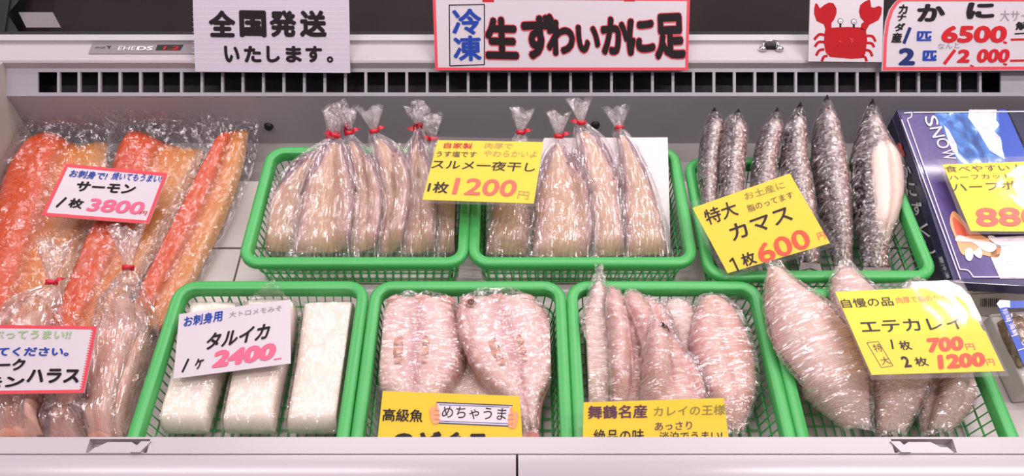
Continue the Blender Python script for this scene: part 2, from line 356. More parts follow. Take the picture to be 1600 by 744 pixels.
# ------------------------------------------------------------------ cards with lettering
def normal(az, el):
    a, e = math.radians(az), math.radians(el)
    return Vector((math.sin(a) * math.cos(e), -math.cos(a) * math.cos(e), math.sin(e)))
class Card:
    """a card whose outline is q (TL TR BR BL, seen in the photograph) lying in the plane through p0 with the given normal"""
    def __init__(s, name, label, cat, q, p0, n, mat, thick=0.0012, group=None, outline=None, body='card'):
        s.q = [Vector(p) for p in q]; s.n = Vector(n).normalized(); s.p0 = Vector(p0)
        c = sum((on_plane(p, s.p0, s.n) for p in q), Vector()) / 4
        s.o = thing(name, label, cat, tuple(c), group)
        s.slab(body, outline or q, mat, thick)
        s.up = (s.q[0] - s.q[3]).normalized()
    def W(s, p, lvl=0.0): return on_plane(p, s.p0, s.n) + s.n * (lvl * 0.00035)
    def slab(s, name, q, mat, thick, lvl=0, label=None, parent=None):
        a = [s.W(p, lvl) for p in q]; b = [p - s.n * thick for p in a]; n = len(q)
        return mk(name, a + b, [tuple(range(n))[::-1], tuple(range(n, 2 * n))] + [(k, (k + 1) % n, n + (k + 1) % n, n + k) for k in range(n)], mat, parent or s.o, label=label)
    def fill(s, polys, mat, name='printed_shape', lvl=1, label=None, parent=None):
        V = []; F = []
        for q in polys:
            k = len(V); w = [s.W(p, lvl) for p in q]; V += w
            tr = tessellate_polygon([[Vector((p[0], p[1], 0)) for p in q]])
            F += [(a + k, b + k, c + k) for a, b, c in tr]
        return mk(name, V, F, mat, parent or s.o, label=label)
    def stroke(s, lines, width, mat, name='pen_stroke', lvl=2, parent=None):
        V = []; F = []
        for ln in lines:
            P = [Vector(p) for p in ln]
            if len(P) > 2: P = cr(ln, max(6, 4 * len(P))) if len(ln[0]) == 2 else P
            k = len(V); m = len(P)
            for i, p in enumerate(P):
                d = (P[min(i + 1, m - 1)] - P[max(i - 1, 0)]).normalized(); e = Vector((-d.y, d.x)) * width * 0.5
                V += [s.W(p + e, lvl), s.W(p - e, lvl)]
            F += [(k + 2 * i, k + 2 * i + 1, k + 2 * i + 3, k + 2 * i + 2) for i in range(m - 1)]
        return mk(name, V, F, mat, parent or s.o)
    def text(s, body, x0, y0, x1, y1, h, mat, bold=0.0, up=None, lvl=3, name='lettering', flip=False, parent=None):
        c = bpy.data.curves.new('lettering', 'FONT'); c.body = body; c.resolution_u = 3; c.fill_mode = 'FRONT'
        o = bpy.data.objects.new('lettering', c); COL.objects.link(o)
        dg = bpy.context.evaluated_depsgraph_get(); dg.update()
        me = bpy.data.meshes.new_from_object(o.evaluated_get(dg))
        V = [v.co.copy() for v in me.vertices]; F = [tuple(p.vertices) for p in me.polygons]
        bpy.data.objects.remove(o); bpy.data.curves.remove(c); bpy.data.meshes.remove(me)
        if not V: return
        if bold > 0:                                   # a heavy pen: the same strokes laid down in a ring of small shifts
            V0, F0, V, F = V, F, [], []
            n_ = 8 if bold > 0.02 else 4
            for k_ in range(n_):
                d_ = Vector((math.cos(2 * math.pi * k_ / n_) * bold, math.sin(2 * math.pi * k_ / n_) * bold, 0.07 * k_)); b_ = len(V)
                V += [v + d_ for v in V0]; F += [tuple(i_ + b_ for i_ in f) for f in F0]
        lx = min(v.x for v in V); hx = max(v.x for v in V); ly = min(v.y for v in V); hy = max(v.y for v in V)
        o0 = Vector((x0, y0)); rt = Vector((x1, y1)) - o0; u = (Vector(up).normalized() if up else s.up) * h
        P = []
        for v in V:
            a = (v.x - lx) / max(1e-6, hx - lx); b = (v.y - ly) / max(1e-6, hy - ly)
            if flip: a = 1 - a; b = 1 - b
            P.append(s.W(o0 + rt * a + u * b, lvl + v.z))
        return mk(name, P, F, mat, parent or s.o)
    def border(s, width, mat, q=None, name='border', lvl=1):
        q = [Vector(p) for p in (q or s.q)]; c = sum(q, Vector((0, 0))) / len(q); n = len(q); inn = []
        for k in range(n):
            a, b, d = q[k - 1], q[k], q[(k + 1) % n]
            e1 = (b - a).normalized(); e2 = (d - b).normalized(); n1 = Vector((-e1.y, e1.x)); n2 = Vector((-e2.y, e2.x))
            m = (n1 + n2); m = m / max(0.3, m.dot(n1)); 
            if m.dot(c - b) < 0: m = -m
            inn.append(b + m * width)
        V = [s.W(p, lvl) for p in q] + [s.W(p, lvl) for p in inn]
        return mk(name, V, [(k, (k + 1) % n, n + (k + 1) % n, n + k) for k in range(n)], mat, s.o)

# ================================================================== the open freezer case
case = thing('display_freezer', 'white open display freezer with a slotted air duct and rounded front bumper', 'freezer', (0, 0.75, -0.02))
XL, XR, YB = -0.925, 1.02, 1.118
def seg(y, z): return (y, z)
MB().box((XL - 0.1, 0.30, -0.06), (XR + 0.1, 1.25, -0.02)).build('floor_pan', 'deck', case)
# inner back wall (below the duct), duct panel, ledge
MB().box((XL, YB, -0.02), (XR, YB + 0.002, 0.0995)).build('back_wall', 'wall', case)
dn = Vector((0, -FW.y, -FW.z)).normalized()                       # the duct panel faces up and forwards
pa, pb = Vector((0, YB, 0.100)), Vector((0, YB + 0.040, 0.132))   # its lower and upper edge
pd = (pb - pa)
def dp(x, t, out=0.0): p = pa + pd * t + dn * out; return (x, p.y, p.z)
duct = MB()
def panel(mb, x0, x1, t0, t1, th=0.004):
    mb.add([dp(x0, t0), dp(x1, t0), dp(x1, t1), dp(x0, t1), dp(x0, t0, -th), dp(x1, t0, -th), dp(x1, t1, -th), dp(x0, t1, -th)],
           [(0, 1, 2, 3), (7, 6, 5, 4), (0, 4, 5, 1), (1, 5, 6, 2), (2, 6, 7, 3), (3, 7, 4, 0)])
T0, T1 = 0.13, 0.86
gx0, gx1 = at((59, 130), 0.115).x, at((1564, 130), 0.115).x
panel(duct, XL, XR, 0, T0); panel(duct, XL, XR, T1, 1.0); panel(duct, XL, gx0, T0, T1); panel(duct, gx1, XR, T0, T1)
vent = duct.build('air_vent', 'wall', case)
n = 47
for k in range(1, n):
    x = gx0 + (gx1 - gx0) * k / n; bars = MB(); panel(bars, x - 0.0024, x + 0.0024, T0, T1, 0.006); bars.build('grille_slat', 'wall', vent)
cav = MB(); o3 = -0.05
cav.add([dp(XL, -0.2, o3), dp(XR, -0.2, o3), dp(XR, 1.2, o3), dp(XL, 1.2, o3)], [(0, 1, 2, 3)])
cav.add([dp(XL, T0, -0.0041), dp(XR, T0, -0.0041), dp(XR, -0.2, o3), dp(XL, -0.2, o3)], [(0, 1, 2, 3)])
cav.add([dp(XL, T1, -0.0041), dp(XR, T1, -0.0041), dp(XR, 1.2, o3), dp(XL, 1.2, o3)], [(0, 1, 2, 3)])
cav.build('duct_cavity', 'dark', vent)
LY, LZ = YB + 0.040, 0.132
led = MB().prism([(LY, LZ), (LY - 0.001, LZ + 0.013), (LY + 0.002, LZ + 0.016), (LY + 0.050, LZ + 0.016), (LY + 0.052, LZ + 0.022), (LY + 0.066, LZ + 0.022), (LY + 0.066, LZ - 0.03), (LY + 0.04, LZ - 0.03)], XL - 0.25, XR + 0.25)
led.build('rear_ledge', 'bumper', case)
MB().box((XL - 0.25, LY + 0.051, LZ + 0.010), (XR + 0.25, LY + 0.068, LZ + 0.0235)).build('window_sill', 'greyframe', case)
MB().box((XL - 0.25, LY + 0.068, LZ), (XR + 0.25, LY + 0.076, LZ + 0.024)).build('gasket', 'gasket', case)
# sliding rear window: clear pane over the dark space behind the counter
m, N, L = nt_new('window_glass'); M['glass'] = m
N.remove(N['Principled BSDF']); g_ = N.new('ShaderNodeBsdfGlossy'); g_.inputs['Roughness'].default_value = 0.05; t2 = N.new('ShaderNodeBsdfTransparent'); mx_ = N.new('ShaderNodeMixShader')
mx_.inputs[0].default_value = 0.02; L.new(t2.outputs[0], mx_.inputs[1]); L.new(g_.outputs[0], mx_.inputs[2]); L.new(mx_.outputs[0], N['Material Output'].inputs[0])
gp = MB(); ya, za, yb, zb = LY + 0.078, LZ + 0.020, LY + 0.36, LZ + 0.155
gp.prism([(ya, za), (yb, zb), (yb, zb - 0.004), (ya, za - 0.004)], XL + 0.06, XR + 0.25)
gp.build('rear_window_pane', 'glass', case)
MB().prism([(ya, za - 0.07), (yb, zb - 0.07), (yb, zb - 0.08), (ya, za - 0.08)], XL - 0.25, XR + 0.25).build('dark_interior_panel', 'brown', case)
wf = MB(); wf.prism([(ya - 0.004, za + 0.004), (yb, zb + 0.006), (yb, zb - 0.05), (ya - 0.004, za - 0.05)], XL - 0.25, at((8, 30), 0.17).x)
wf.build('window_frame', 'gasket', case)
MB().add([on_plane(p, Vector((0, ya, za + 0.002)), Vector((0, -(zb - za), yb - ya))) for p in ((-60, -10), (30, 0), (12, 22), (36, 60), (-60, 60))] +
         [on_plane(p, Vector((0, ya, za - 0.03)), Vector((0, -(zb - za), yb - ya))) for p in ((-60, -10), (30, 0), (12, 22), (36, 60), (-60, 60))],
         [(0, 1, 2, 3, 4), (9, 8, 7, 6, 5)] + [(k, (k + 1) % 5, 5 + (k + 1) % 5, 5 + k) for k in range(5)]).build('window_corner_bracket', 'gasket', case)
# side walls
sw = MB(); sw.prism([(0.30, -0.02), (0.30, 0.26), (YB - 0.05, 0.155), (YB + 0.05, 0.145), (YB + 0.05, -0.02)], XL - 0.03, XL); sw.build('side_wall', 'tan', case)
sw = MB(); sw.prism([(0.30, -0.02), (0.30, 0.26), (YB - 0.05, 0.155), (YB + 0.05, 0.145), (YB + 0.05, -0.02)], XR, XR + 0.03); sw.build('side_wall', 'tan', case)
# black rubber plugs on the back wall
for px, py in ((240, 197), (420, 197), (676, 199), (930, 195), (1135, 197)):
    p = on_plane((px, py), Vector((0, YB, 0)), Vector((0, -1, 0)))
    MB().bar((p.x, YB + 0.002, p.z), (p.x, YB - 0.006, p.z), 0.0095, 14, 0.007).build('rubber_plug', 'gasket', case)
# liner boards on the floor of the case
xs = [XL + 0.01, -0.72, -0.462, -0.10, 0.26, 0.66, XR - 0.005]
for a, b in zip(xs, xs[1:]):
    for y0, y1 in ((0.372, 0.842), (0.846, 1.0)):
        MB().box((a + 0.0015, y0, -0.02), (b - 0.0015, y1, -0.001)).build('floor_panel', 'liner', case, bevel=0.001)
# front bumper: top rail with two pull latches, rounded nose in two lengths
RZ = 0.30
y_a = CAMZ - RZ; yA = y_a / math.tan(PITCH + math.atan((683 - 372) / FPX)); yB = (CAMZ - RZ + 0.001) / math.tan(PITCH + math.atan((709 - 372) / FPX))
full = [(yA, RZ), (yB, RZ - 0.001), (yB, RZ - 0.05), (yA, -0.06)]
dy = yA - yB
groove = [(yA, RZ), (yA - dy * 0.12, RZ), (yA - dy * 0.16, RZ - 0.012), (yB + dy * 0.10, RZ - 0.012), (yB + dy * 0.04, RZ - 0.001), (yB, RZ - 0.001), (yB, RZ - 0.05), (yA, -0.06)]
def bx(px): return at((px, 696), RZ).x
lat = ((137, 232), (1395, 1492))
rail = MB(); x = XL - 0.3
for a, b in lat:
    rail.prism(full, x, bx(a)); rail.prism(groove, bx(a), bx(b)); x = bx(b)
rail.prism(full, x, XR + 0.3); rl = rail.build('bumper_rail', 'bumper', case)
for (a, b), (c, d) in zip(lat, ((160, 210), (1415, 1462))):
    w = 0.010; xc, xd = bx(c), bx(d); xa, xb = bx(a), bx(b)
    y0, y1 = yA - dy * 0.30, yB + dy * 0.03; z = RZ - 0.0005
    lt = MB()
    def plate(pts, zt, zb):
        n = len(pts); tr = tessellate_polygon([[Vector((p[0], p[1], 0)) for p in pts]]); lt.add([(p[0], p[1], zt) for p in pts] + [(p[0], p[1], zb) for p in pts], [tuple(q) for q in tr] + [(k, n + k, n + (k + 1) % n, (k + 1) % n) for k in range(n)])
    ym = yA - dy * 0.62
    plate([(xa + 0.003, y1), (xa + 0.008, ym), (xb - 0.008, ym), (xb - 0.003, y1)], z, RZ - 0.013)
    plate([(xc - 0.005, ym), (xc + 0.004, y0), (xd - 0.004, y0), (xd + 0.005, ym)], z, RZ - 0.013)
    e0, e1 = (xb - 0.008, xb + 0.002) if a < 800 else (xa + 0.008, xa - 0.002)
    plate([(e0, yA - dy * 0.30), (e1, yA - dy * 0.30), (e1 - (0.008 if a < 800 else -0.008), y1), (e0 - (0.008 if a < 800 else -0.008), y1)], RZ + 0.0015, RZ - 0.013)
    lt.build('pull_latch', 'bumper', rl)
nose = [(yB - 0.0004, RZ - 0.0025)]
for k in range(1, 15):
    a = math.radians(106 * k / 14); nose.append((yB - 0.0004 - 0.046 * math.sin(a), RZ - 0.0025 - 0.024 * (1 - math.cos(a))))
nose += [(nose[-1][0] + 0.006, RZ - 0.10), (nose[-1][0] + 0.007, RZ - 0.30), (yB - 0.0004, RZ - 0.30)]
xs_ = at((808, 730), RZ).x
for a_, b_ in ((XL - 0.3, xs_ - 0.0012), (xs_ + 0.0012, XR + 0.3)):
    nm = MB().prism(nose[::-1], a_, b_).build('bumper_nose', 'bumper_low', case, True); es = nm.modifiers.new('edges', 'EDGE_SPLIT'); es.split_angle = math.radians(35)
# maker's badge on the rear ledge (its lettering is worn and reads upside down)
lz = LZ + 0.016
bd = Card('tmp', 'tmp', 'tmp', [(144, 68), (304, 68), (304, 84), (138, 84)], (0, LY + 0.02, lz + 0.0015), (0, 0, 1), 'badge', 0.0015)
for ch in list(bd.o.children): ch.name = 'maker_badge'
bd.fill([[(246, 70), (287, 70), (282, 79), (243, 79)]], 'gasket', 'badge_panel')
sl = (0.4, -1)
bd.text('EHE', 184, 79, 211, 79, 6.5, 'print_white', 0.0, up=sl); bd.text('DS', 213, 79.5, 238, 79.5, 7, 'print_white', 0.03, up=sl)
bd.text('Y', 167, 76.5, 174, 76.5, 4.5, 'gasket', 0.04, up=(0, -1)); bd.text('mul', 149, 76, 164, 76, 3, 'gasket', 0.0, up=(0, -1))
bd.text('1.2', 255, 78.5, 279, 78.5, 6, 'ink_red', 0.02, up=sl)
for ch in list(bd.o.children):
    k = ch.data
    off = bd.o.location - case.location
    for v in k.vertices: v.co += off
    ch.parent = case if ch.name == 'maker_badge' else None
badge = [c for c in case.children if c.name == 'maker_badge'][0]
for ch in [o for o in bpy.data.objects if o.parent is None and o.type == 'MESH']: ch.parent = badge
bpy.data.objects.remove(bd.o)
# small chrome catch on the ledge
ct = MB(); cx = at((1203, 76), lz).x; cy = at((1203, 76), lz).y
ct.box((cx - 0.009, cy - 0.004, lz), (cx + 0.009, cy + 0.006, lz + 0.010)); ch_ = ct.build('window_catch', 'gasket', case, bevel=0.001)
ct = MB()
for sx in (-1, 1): ct.ball((cx + sx * 0.0155, cy - 0.006, lz + 0.004), 0.0062, 10, 8, (1.25, 0.9, 0.8)); ct.bar((cx + sx * 0.0155, cy - 0.005, lz + 0.005), (cx + sx * 0.0105, cy + 0.008, lz + 0.011), 0.0022, 8)
ct.bar((cx - 0.0105, cy + 0.008, lz + 0.011), (cx + 0.0105, cy + 0.008, lz + 0.011), 0.0022, 8); ct.build('catch_clip', 'chrome', ch_, True)
# pale plate added behind the window to give a reflection in the glass
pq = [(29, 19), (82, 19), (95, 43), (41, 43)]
Card('reflection_plate', 'pale grey plate in place of a reflection in the dark rear window at far left', 'plate', pq, (0, ya, za - 0.012), (0, -(zb - za), yb - ya), 'badge', 0.003, body='plate')

# ================================================================== baskets
def rrect(w, d, r, n=6):
    out = []
    for cx, cy, a0 in ((w / 2 - r, d / 2 - r, 0), (-w / 2 + r, d / 2 - r, 90), (-w / 2 + r, -d / 2 + r, 180), (w / 2 - r, -d / 2 + r, 270)):
        for k in range(n + 1):
            a = math.radians(a0 + 90 * k / n); out.append((cx + r * math.cos(a), cy + r * math.sin(a)))
    return out
def walk(pts, step):
    P = pts + [pts[0]]; L = [0]
    for a, b in zip(P, P[1:]): L.append(L[-1] + math.dist(a, b))
    n = int(L[-1] / step); j = 0; out = []
    for i in range(n):
        w = L[-1] * i / n
        while L[j + 1] < w: j += 1
        k = (w - L[j]) / (L[j + 1] - L[j]); out.append((P[j][0] + (P[j + 1][0] - P[j][0]) * k, P[j][1] + (P[j + 1][1] - P[j][1]) * k, w / L[-1]))
    return out
def at_frac(pts, f):
    P = pts + [pts[0]]; L = [0]
    for a, b in zip(P, P[1:]): L.append(L[-1] + math.dist(a, b))
    w = f * L[-1]; j = 0
    while j < len(P) - 2 and L[j + 1] < w: j += 1
    k = (w - L[j]) / (L[j + 1] - L[j]); return (P[j][0] + (P[j + 1][0] - P[j][0]) * k, P[j][1] + (P[j + 1][1] - P[j][1]) * k)
def basket(label, cx, cy, w, d, rz=0.0, H=0.08, rim=0.017):
    o = thing('plastic_basket', label, 'basket', (cx, cy, 0), 'green plastic mesh baskets'); o.rotation_euler.z = rz
    prof = [(-rim, -0.002), (-rim + 0.0015, 0.0), (-rim * 0.4, 0.0012), (-0.0025, 0.0), (0, -0.0025), (0, -0.011), (-0.0025, -0.011), (-0.0028, -0.004), (-rim + 0.004, -0.005), (-rim + 0.0035, -0.020), (-rim + 0.0005, -0.020)]
    rings = []
    for q, z in prof: rings.append([(x, y, H + z) for x, y in rrect(w + 2 * q, d + 2 * q, max(0.008, 0.034 + q))])
    n = len(rings[0]); m = len(rings); V = [p for r in rings for p in r]
    off = Vector((cx, cy, 0))
    F = [(a * n + k, a * n + (k + 1) % n, ((a + 1) % m) * n + (k + 1) % n, ((a + 1) % m) * n + k) for a in range(m) for k in range(n)]
    r = mk('rim', [Vector(p) + off for p in V], F, 'green', o, smooth=True)
    es = r.modifiers.new('edges', 'EDGE_SPLIT'); es.split_angle = math.radians(50)
    tp = rrect(w - 2 * rim + 0.006, d - 2 * rim + 0.006, 0.020); bt = rrect(w - 2 * rim - 0.012, d - 2 * rim - 0.012, 0.018)
    mb = MB()
    for x, y, f in walk(tp, 0.0135):
        bxx, byy = at_frac(bt, f); mb.bar(off + Vector((x, y, H - 0.012)), off + Vector((bxx, byy, 0.004)), 0.0013, 4)
    for zz, s in ((H * 0.42, 0.45), (0.004, 1.0)):
        pts = [(a[0] * (1 - s) + b[0] * s, a[1] * (1 - s) + b[1] * s) for a, b in zip(tp, bt)]
        for a, b in zip(pts, pts[1:] + pts[:1]): mb.bar(off + Vector((*a, zz)), off + Vector((*b, zz)), 0.0018, 4)
    mb.build('lattice_wall', 'green', o)
    mb = MB(); W2, D2 = (w - 2 * rim - 0.016) / 2, (d - 2 * rim - 0.016) / 2
    k = -W2 + 0.006
    while k < W2: mb.bar(off + Vector((k, -D2, 0.003)), off + Vector((k, D2, 0.003)), 0.0014, 4); k += 0.0135
    k = -D2 + 0.006
    while k < D2: mb.bar(off + Vector((-W2, k, 0.0025)), off + Vector((W2, k, 0.0025)), 0.0012, 4); k += 0.018
    mb.build('lattice_base', 'green', o)
    return o
RW, RD = 0.362, 0.262
basket('green basket of tied squid bags at rear left, beside the salmon packs', -0.250, 0.878, RW, RD)
basket('green basket of tied squid bags at rear centre with a white foam board', 0.112, 0.878, RW, RD)
basket('green basket of silver barracuda at rear right, beside the navy box', 0.480, 0.852, RW, RD)
FWD, FD, FY = 0.298, 0.350, 0.543
basket('green basket of white squid blocks at front left', -0.367, FY, FWD, FD)
basket('green basket of split pink fish, second in the front row', -0.067, FY, FWD, FD)
basket('green basket of small pink flounders, third in the front row', 0.2315, FY, FWD, FD)
basket('green basket of large wrapped flounders at front right', 0.530, FY - 0.004, FWD, FD - 0.02)



# ================================================================== packed goods
def frame_dir(L, R, z):
    a = (at(L[0], z[0]) + at(R[0], z[0])) / 2; b = (at(L[-1], z[1]) + at(R[-1], z[1])) / 2
    return a, b, (a - b).normalized()
def tie_parts(o, p, axis, side=1, r=0.0065, tails=True):
    """red tape twisted round the neck of a bag, with a free end"""
    axis = Vector(axis).normalized(); u = axis.cross(Vector((0, 0, 1))).normalized(); w = axis.cross(u)
    mb = MB(); n = 14; prof = ((-0.0035, 0), (-0.0030, 0.0015), (0.0030, 0.0015), (0.0035, 0), (0.003, -0.001), (-0.003, -0.001)); V = []; m = len(prof)
    for k in range(n):
        a = 2 * math.pi * k / n; e = u * math.cos(a) + w * math.sin(a)
        for ax, rr in prof: V.append(p + e * (r + rr) + axis * (ax * (1 + 0.25 * math.sin(2 * a))))
    F = [(k * m + j, k * m + (j + 1) % m, ((k + 1) % n) * m + (j + 1) % m, ((k + 1) % n) * m + j) for k in range(n) for j in range(m)]
    mb.add(V, F)
    t = mb.build('tie', 'tie', o, smooth=True)
    if tails:
        mb = MB(); q = p + u * (-side * r) - w * 0.002; d = (u * -side + axis * 0.35 + Vector((0, 0, 0.3))).normalized(); h = axis * 0.0042
        pts = [q + d * (0.016 * k / 4) + Vector((0, 0, 0.003 * math.sin(k * 1.3))) for k in range(5)]
        tw = [h * math.cos(k * 0.35) + w * 0.003 * math.sin(k * 0.35) for k in range(5)]
        V = []; 
        for a, b in zip(pts, tw): V += [a + b, a - b, a - b + w * 0.0008, a + b + w * 0.0008]
        F = [(4 * k + j, 4 * k + (j + 1) % 4, 4 * k + 4 + (j + 1) % 4, 4 * k + 4 + j) for k in range(4) for j in range(4)] + [(3, 2, 1, 0), (16, 17, 18, 19)]
        mb.add(V, F).build('tie_end', 'tie', t)
def tuft(o, p, axis, length=0.036, r1=0.019, seed=0):
    axis = Vector(axis).normalized(); u = axis.cross(Vector((0, 0, 1))).normalized(); w = axis.cross(u); V = []; U = []; n = 36; m = 9
    for j in range(m + 1):
        t = j / m
        for k in range(n):
            a = 2 * math.pi * k / n; rr = (0.0045 + (r1 - 0.0045) * t ** 0.8) * (1 + 0.30 * t * math.sin(5 * a + seed) + 0.16 * t * math.sin(9 * a + 2 * seed + 2 * t))
            flat = 1 - 0.45 * t
            V.append(p + axis * (length * t * (1 + 0.16 * math.sin(3 * a + seed))) + u * (rr * math.cos(a)) + w * (rr * math.sin(a) * flat)); U.append((k / n, t))
    F = [(j * n + k, j * n + (k + 1) % n, (j + 1) * n + (k + 1) % n, (j + 1) * n + k) for j in range(m) for k in range(n)]
    return mk('gathered_top', V, F, 'bagfilm', o, U, True)
def inset(L, R, a):
    """outline pulled in from both sides by the fraction a"""
    n = 9; l = cr(L, n); r = cr(R, n); a = a if isinstance(a, tuple) else (a, a)
    k = [a[0] + (a[1] - a[0]) * min(1, 2 * i / (n - 1)) for i in range(n)]
    return [tuple(p.lerp(q, b)) for p, q, b in zip(l, r, k)], [tuple(q.lerp(p, b)) for p, q, b in zip(l, r, k)]
def cut(L, R, t0, t1):
    n = 41; l = cr(L, n); r = cr(R, n); i0, i1 = int(t0 * 40), int(t1 * 40)
    idx = [i0 + round((i1 - i0) * k / 8) for k in range(9)]
    return [tuple(l[i]) for i in idx], [tuple(r[i]) for i in idx]
def squid_bag(label, L, R, z, side=1, seed=0, lift=0.0, shift=0.0, group='tied bags of dried squid', tails=True):
    z = (z[0] + lift * 0.5, z[1] + lift); p, b, ax = frame_dir(L, R, z)
    o = thing('squid_bag', label, 'bagged squid', tuple(b), group)
    bl, br = cut(L, R, 0.07, 0.98); bl, br = inset(bl, br, (0.30, 0.07 + 0.02 * math.sin(seed)))
    sq = sheet('dried_squid', bl, br, (z[0] + (z[1] - z[0]) * 0.07, z[1]), dome(0.015, 2.8, 0.5, 0.12, 0.3), 'squid', o, nt=18, ns=16, bottom=0.15)
    tl, tr = cut(L, R, 0.05, 0.55); tl, tr = inset(tl, tr, (0.10, 0.03))
    sheet('squid_fin', tl, tr, (z[0] + (z[1] - z[0]) * 0.05 - 0.004, z[0] + (z[1] - z[0]) * 0.55 - 0.006), dome(0.010, 5, 0.3, 0.5, 0.3), 'squid_dark', o, nt=14, ns=10, bottom=0.1)
    sheet('bag', L, R, z, dome(0.025, 2.2, 0.35, 0.10, 0.22), 'bagfilm', o, nt=52, ns=40, bottom=None, gap=0.002, margin=0.003, ext=0.006, wr=(0.0042, 9, 3.0, seed * 3.7, 1))
    ax2 = (ax + Vector((0, 0, 0.55))).normalized(); c = p + Vector((0, 0, 0.005)) + ax2 * 0.004
    tie_parts(o, c, ax2, side, tails=tails); tuft(o, c + ax2 * 0.003, ax2, seed=seed)
    return o
zb = (0.106, 0.034)
squid_bag('clear bag of dried squid tied with a red band, leftmost in the rear left basket', [(511, 222), (455, 262), (405, 330), (384, 398)], [(521, 222), (520, 260), (500, 330), (480, 400)], zb, -1, 1, -0.004)
squid_bag('broad bag of dried squid lying on top, second from left in the rear left basket', [(519, 222), (500, 250), (466, 320), (450, 401)], [(533, 222), (554, 260), (565, 330), (558, 402)], zb, 1, 2, 0.016)
squid_bag('bag of dried squid third from left in rear left basket, beside the broad one', [(540, 215), (540, 260), (540, 330), (535, 402)], [(552, 215), (585, 260), (604, 330), (592, 402)], zb, -1, 3, 0.009)
squid_bag('bag of dried squid fourth from left in rear left basket, red tie end up', [(579, 212), (582, 260), (594, 330), (586, 402)], [(592, 212), (626, 240), (648, 310), (632, 402)], zb, -1, 4, 0.003)
squid_bag('bag of dried squid with a tall clear tuft, left edge under the squid price card', [(649, 212), (632, 250), (632, 330), (622, 402)], [(661, 212), (672, 260), (686, 330), (684, 402)], (0.104, 0.034), 1, 5, 0.0)
squid_bag('bag of dried squid rightmost in the rear left basket, under the squid price card', [(671, 224), (668, 260), (674, 330), (674, 402)], [(684, 224), (706, 280), (729, 335), (730, 398)], (0.100, 0.034), 1, 6, -0.006)
squid_bag('bag of dried squid leftmost in the rear centre basket, mostly under the squid price card', [(806, 214), (785, 260), (760, 340), (748, 402)], [(820, 214), (832, 260), (836, 340), (838, 405)], (0.100, 0.034), -1, 7, -0.004)
squid_bag('bag of dried squid with twisted red tie just right of the squid price card', [(865, 220), (842, 260), (828, 330), (822, 406)], [(880, 220), (908, 270), (932, 340), (930, 408)], zb, -1, 8, 0.014)
squid_bag('bag of dried squid with the highest red tie in the rear centre basket', [(900, 199), (897, 235), (912, 310), (922, 406)], [(918, 199), (950, 232), (968, 290), (980, 408)], (0.118, 0.034), 1, 9, 0.006)
squid_bag('bag of dried squid rightmost in the rear centre basket, lying on the white foam board', [(959, 212), (965, 260), (970, 330), (970, 406)], [(975, 212), (1008, 270), (1036, 340), (1050, 403)], zb, -1, 10, 0.0, tails=False)

def board(label, q, zs, th=0.008, lift_=0.0):
    c = [at(p, z) for p, z in zip(q, zs)]; o = thing('foam_board', label, 'foam board', tuple(sum(c, Vector()) / 4), 'white foam boards under the goods')
    nrm = (c[1] - c[0]).cross(c[3] - c[0]).normalized(); nrm = nrm if nrm.z < 0 else -nrm
    c[0].z += lift_; c[1].z += lift_
    v = c + [p + nrm * th for p in c]
    mk('foam_sheet', v, [(3, 2, 1, 0), (4, 5, 6, 7), (0, 1, 5, 4), (1, 2, 6, 5), (2, 3, 7, 6), (3, 0, 4, 7)], 'foam', o)
board('white foam board behind the squid bags in the rear centre basket', [(850, 226), (1041, 225), (1048, 396), (774, 396)], (0.092, 0.092, 0.022, 0.022), lift_=0.016)
board('white foam board behind the squid bags in the rear left basket', [(468, 254), (696, 254), (706, 392), (426, 392)], (0.066, 0.066, 0.020, 0.020))
board('white foam board under the small flounders in the third front basket', [(912, 486), (1160, 484), (1172, 600), (920, 600)], (0.054, 0.054, 0.014, 0.014))

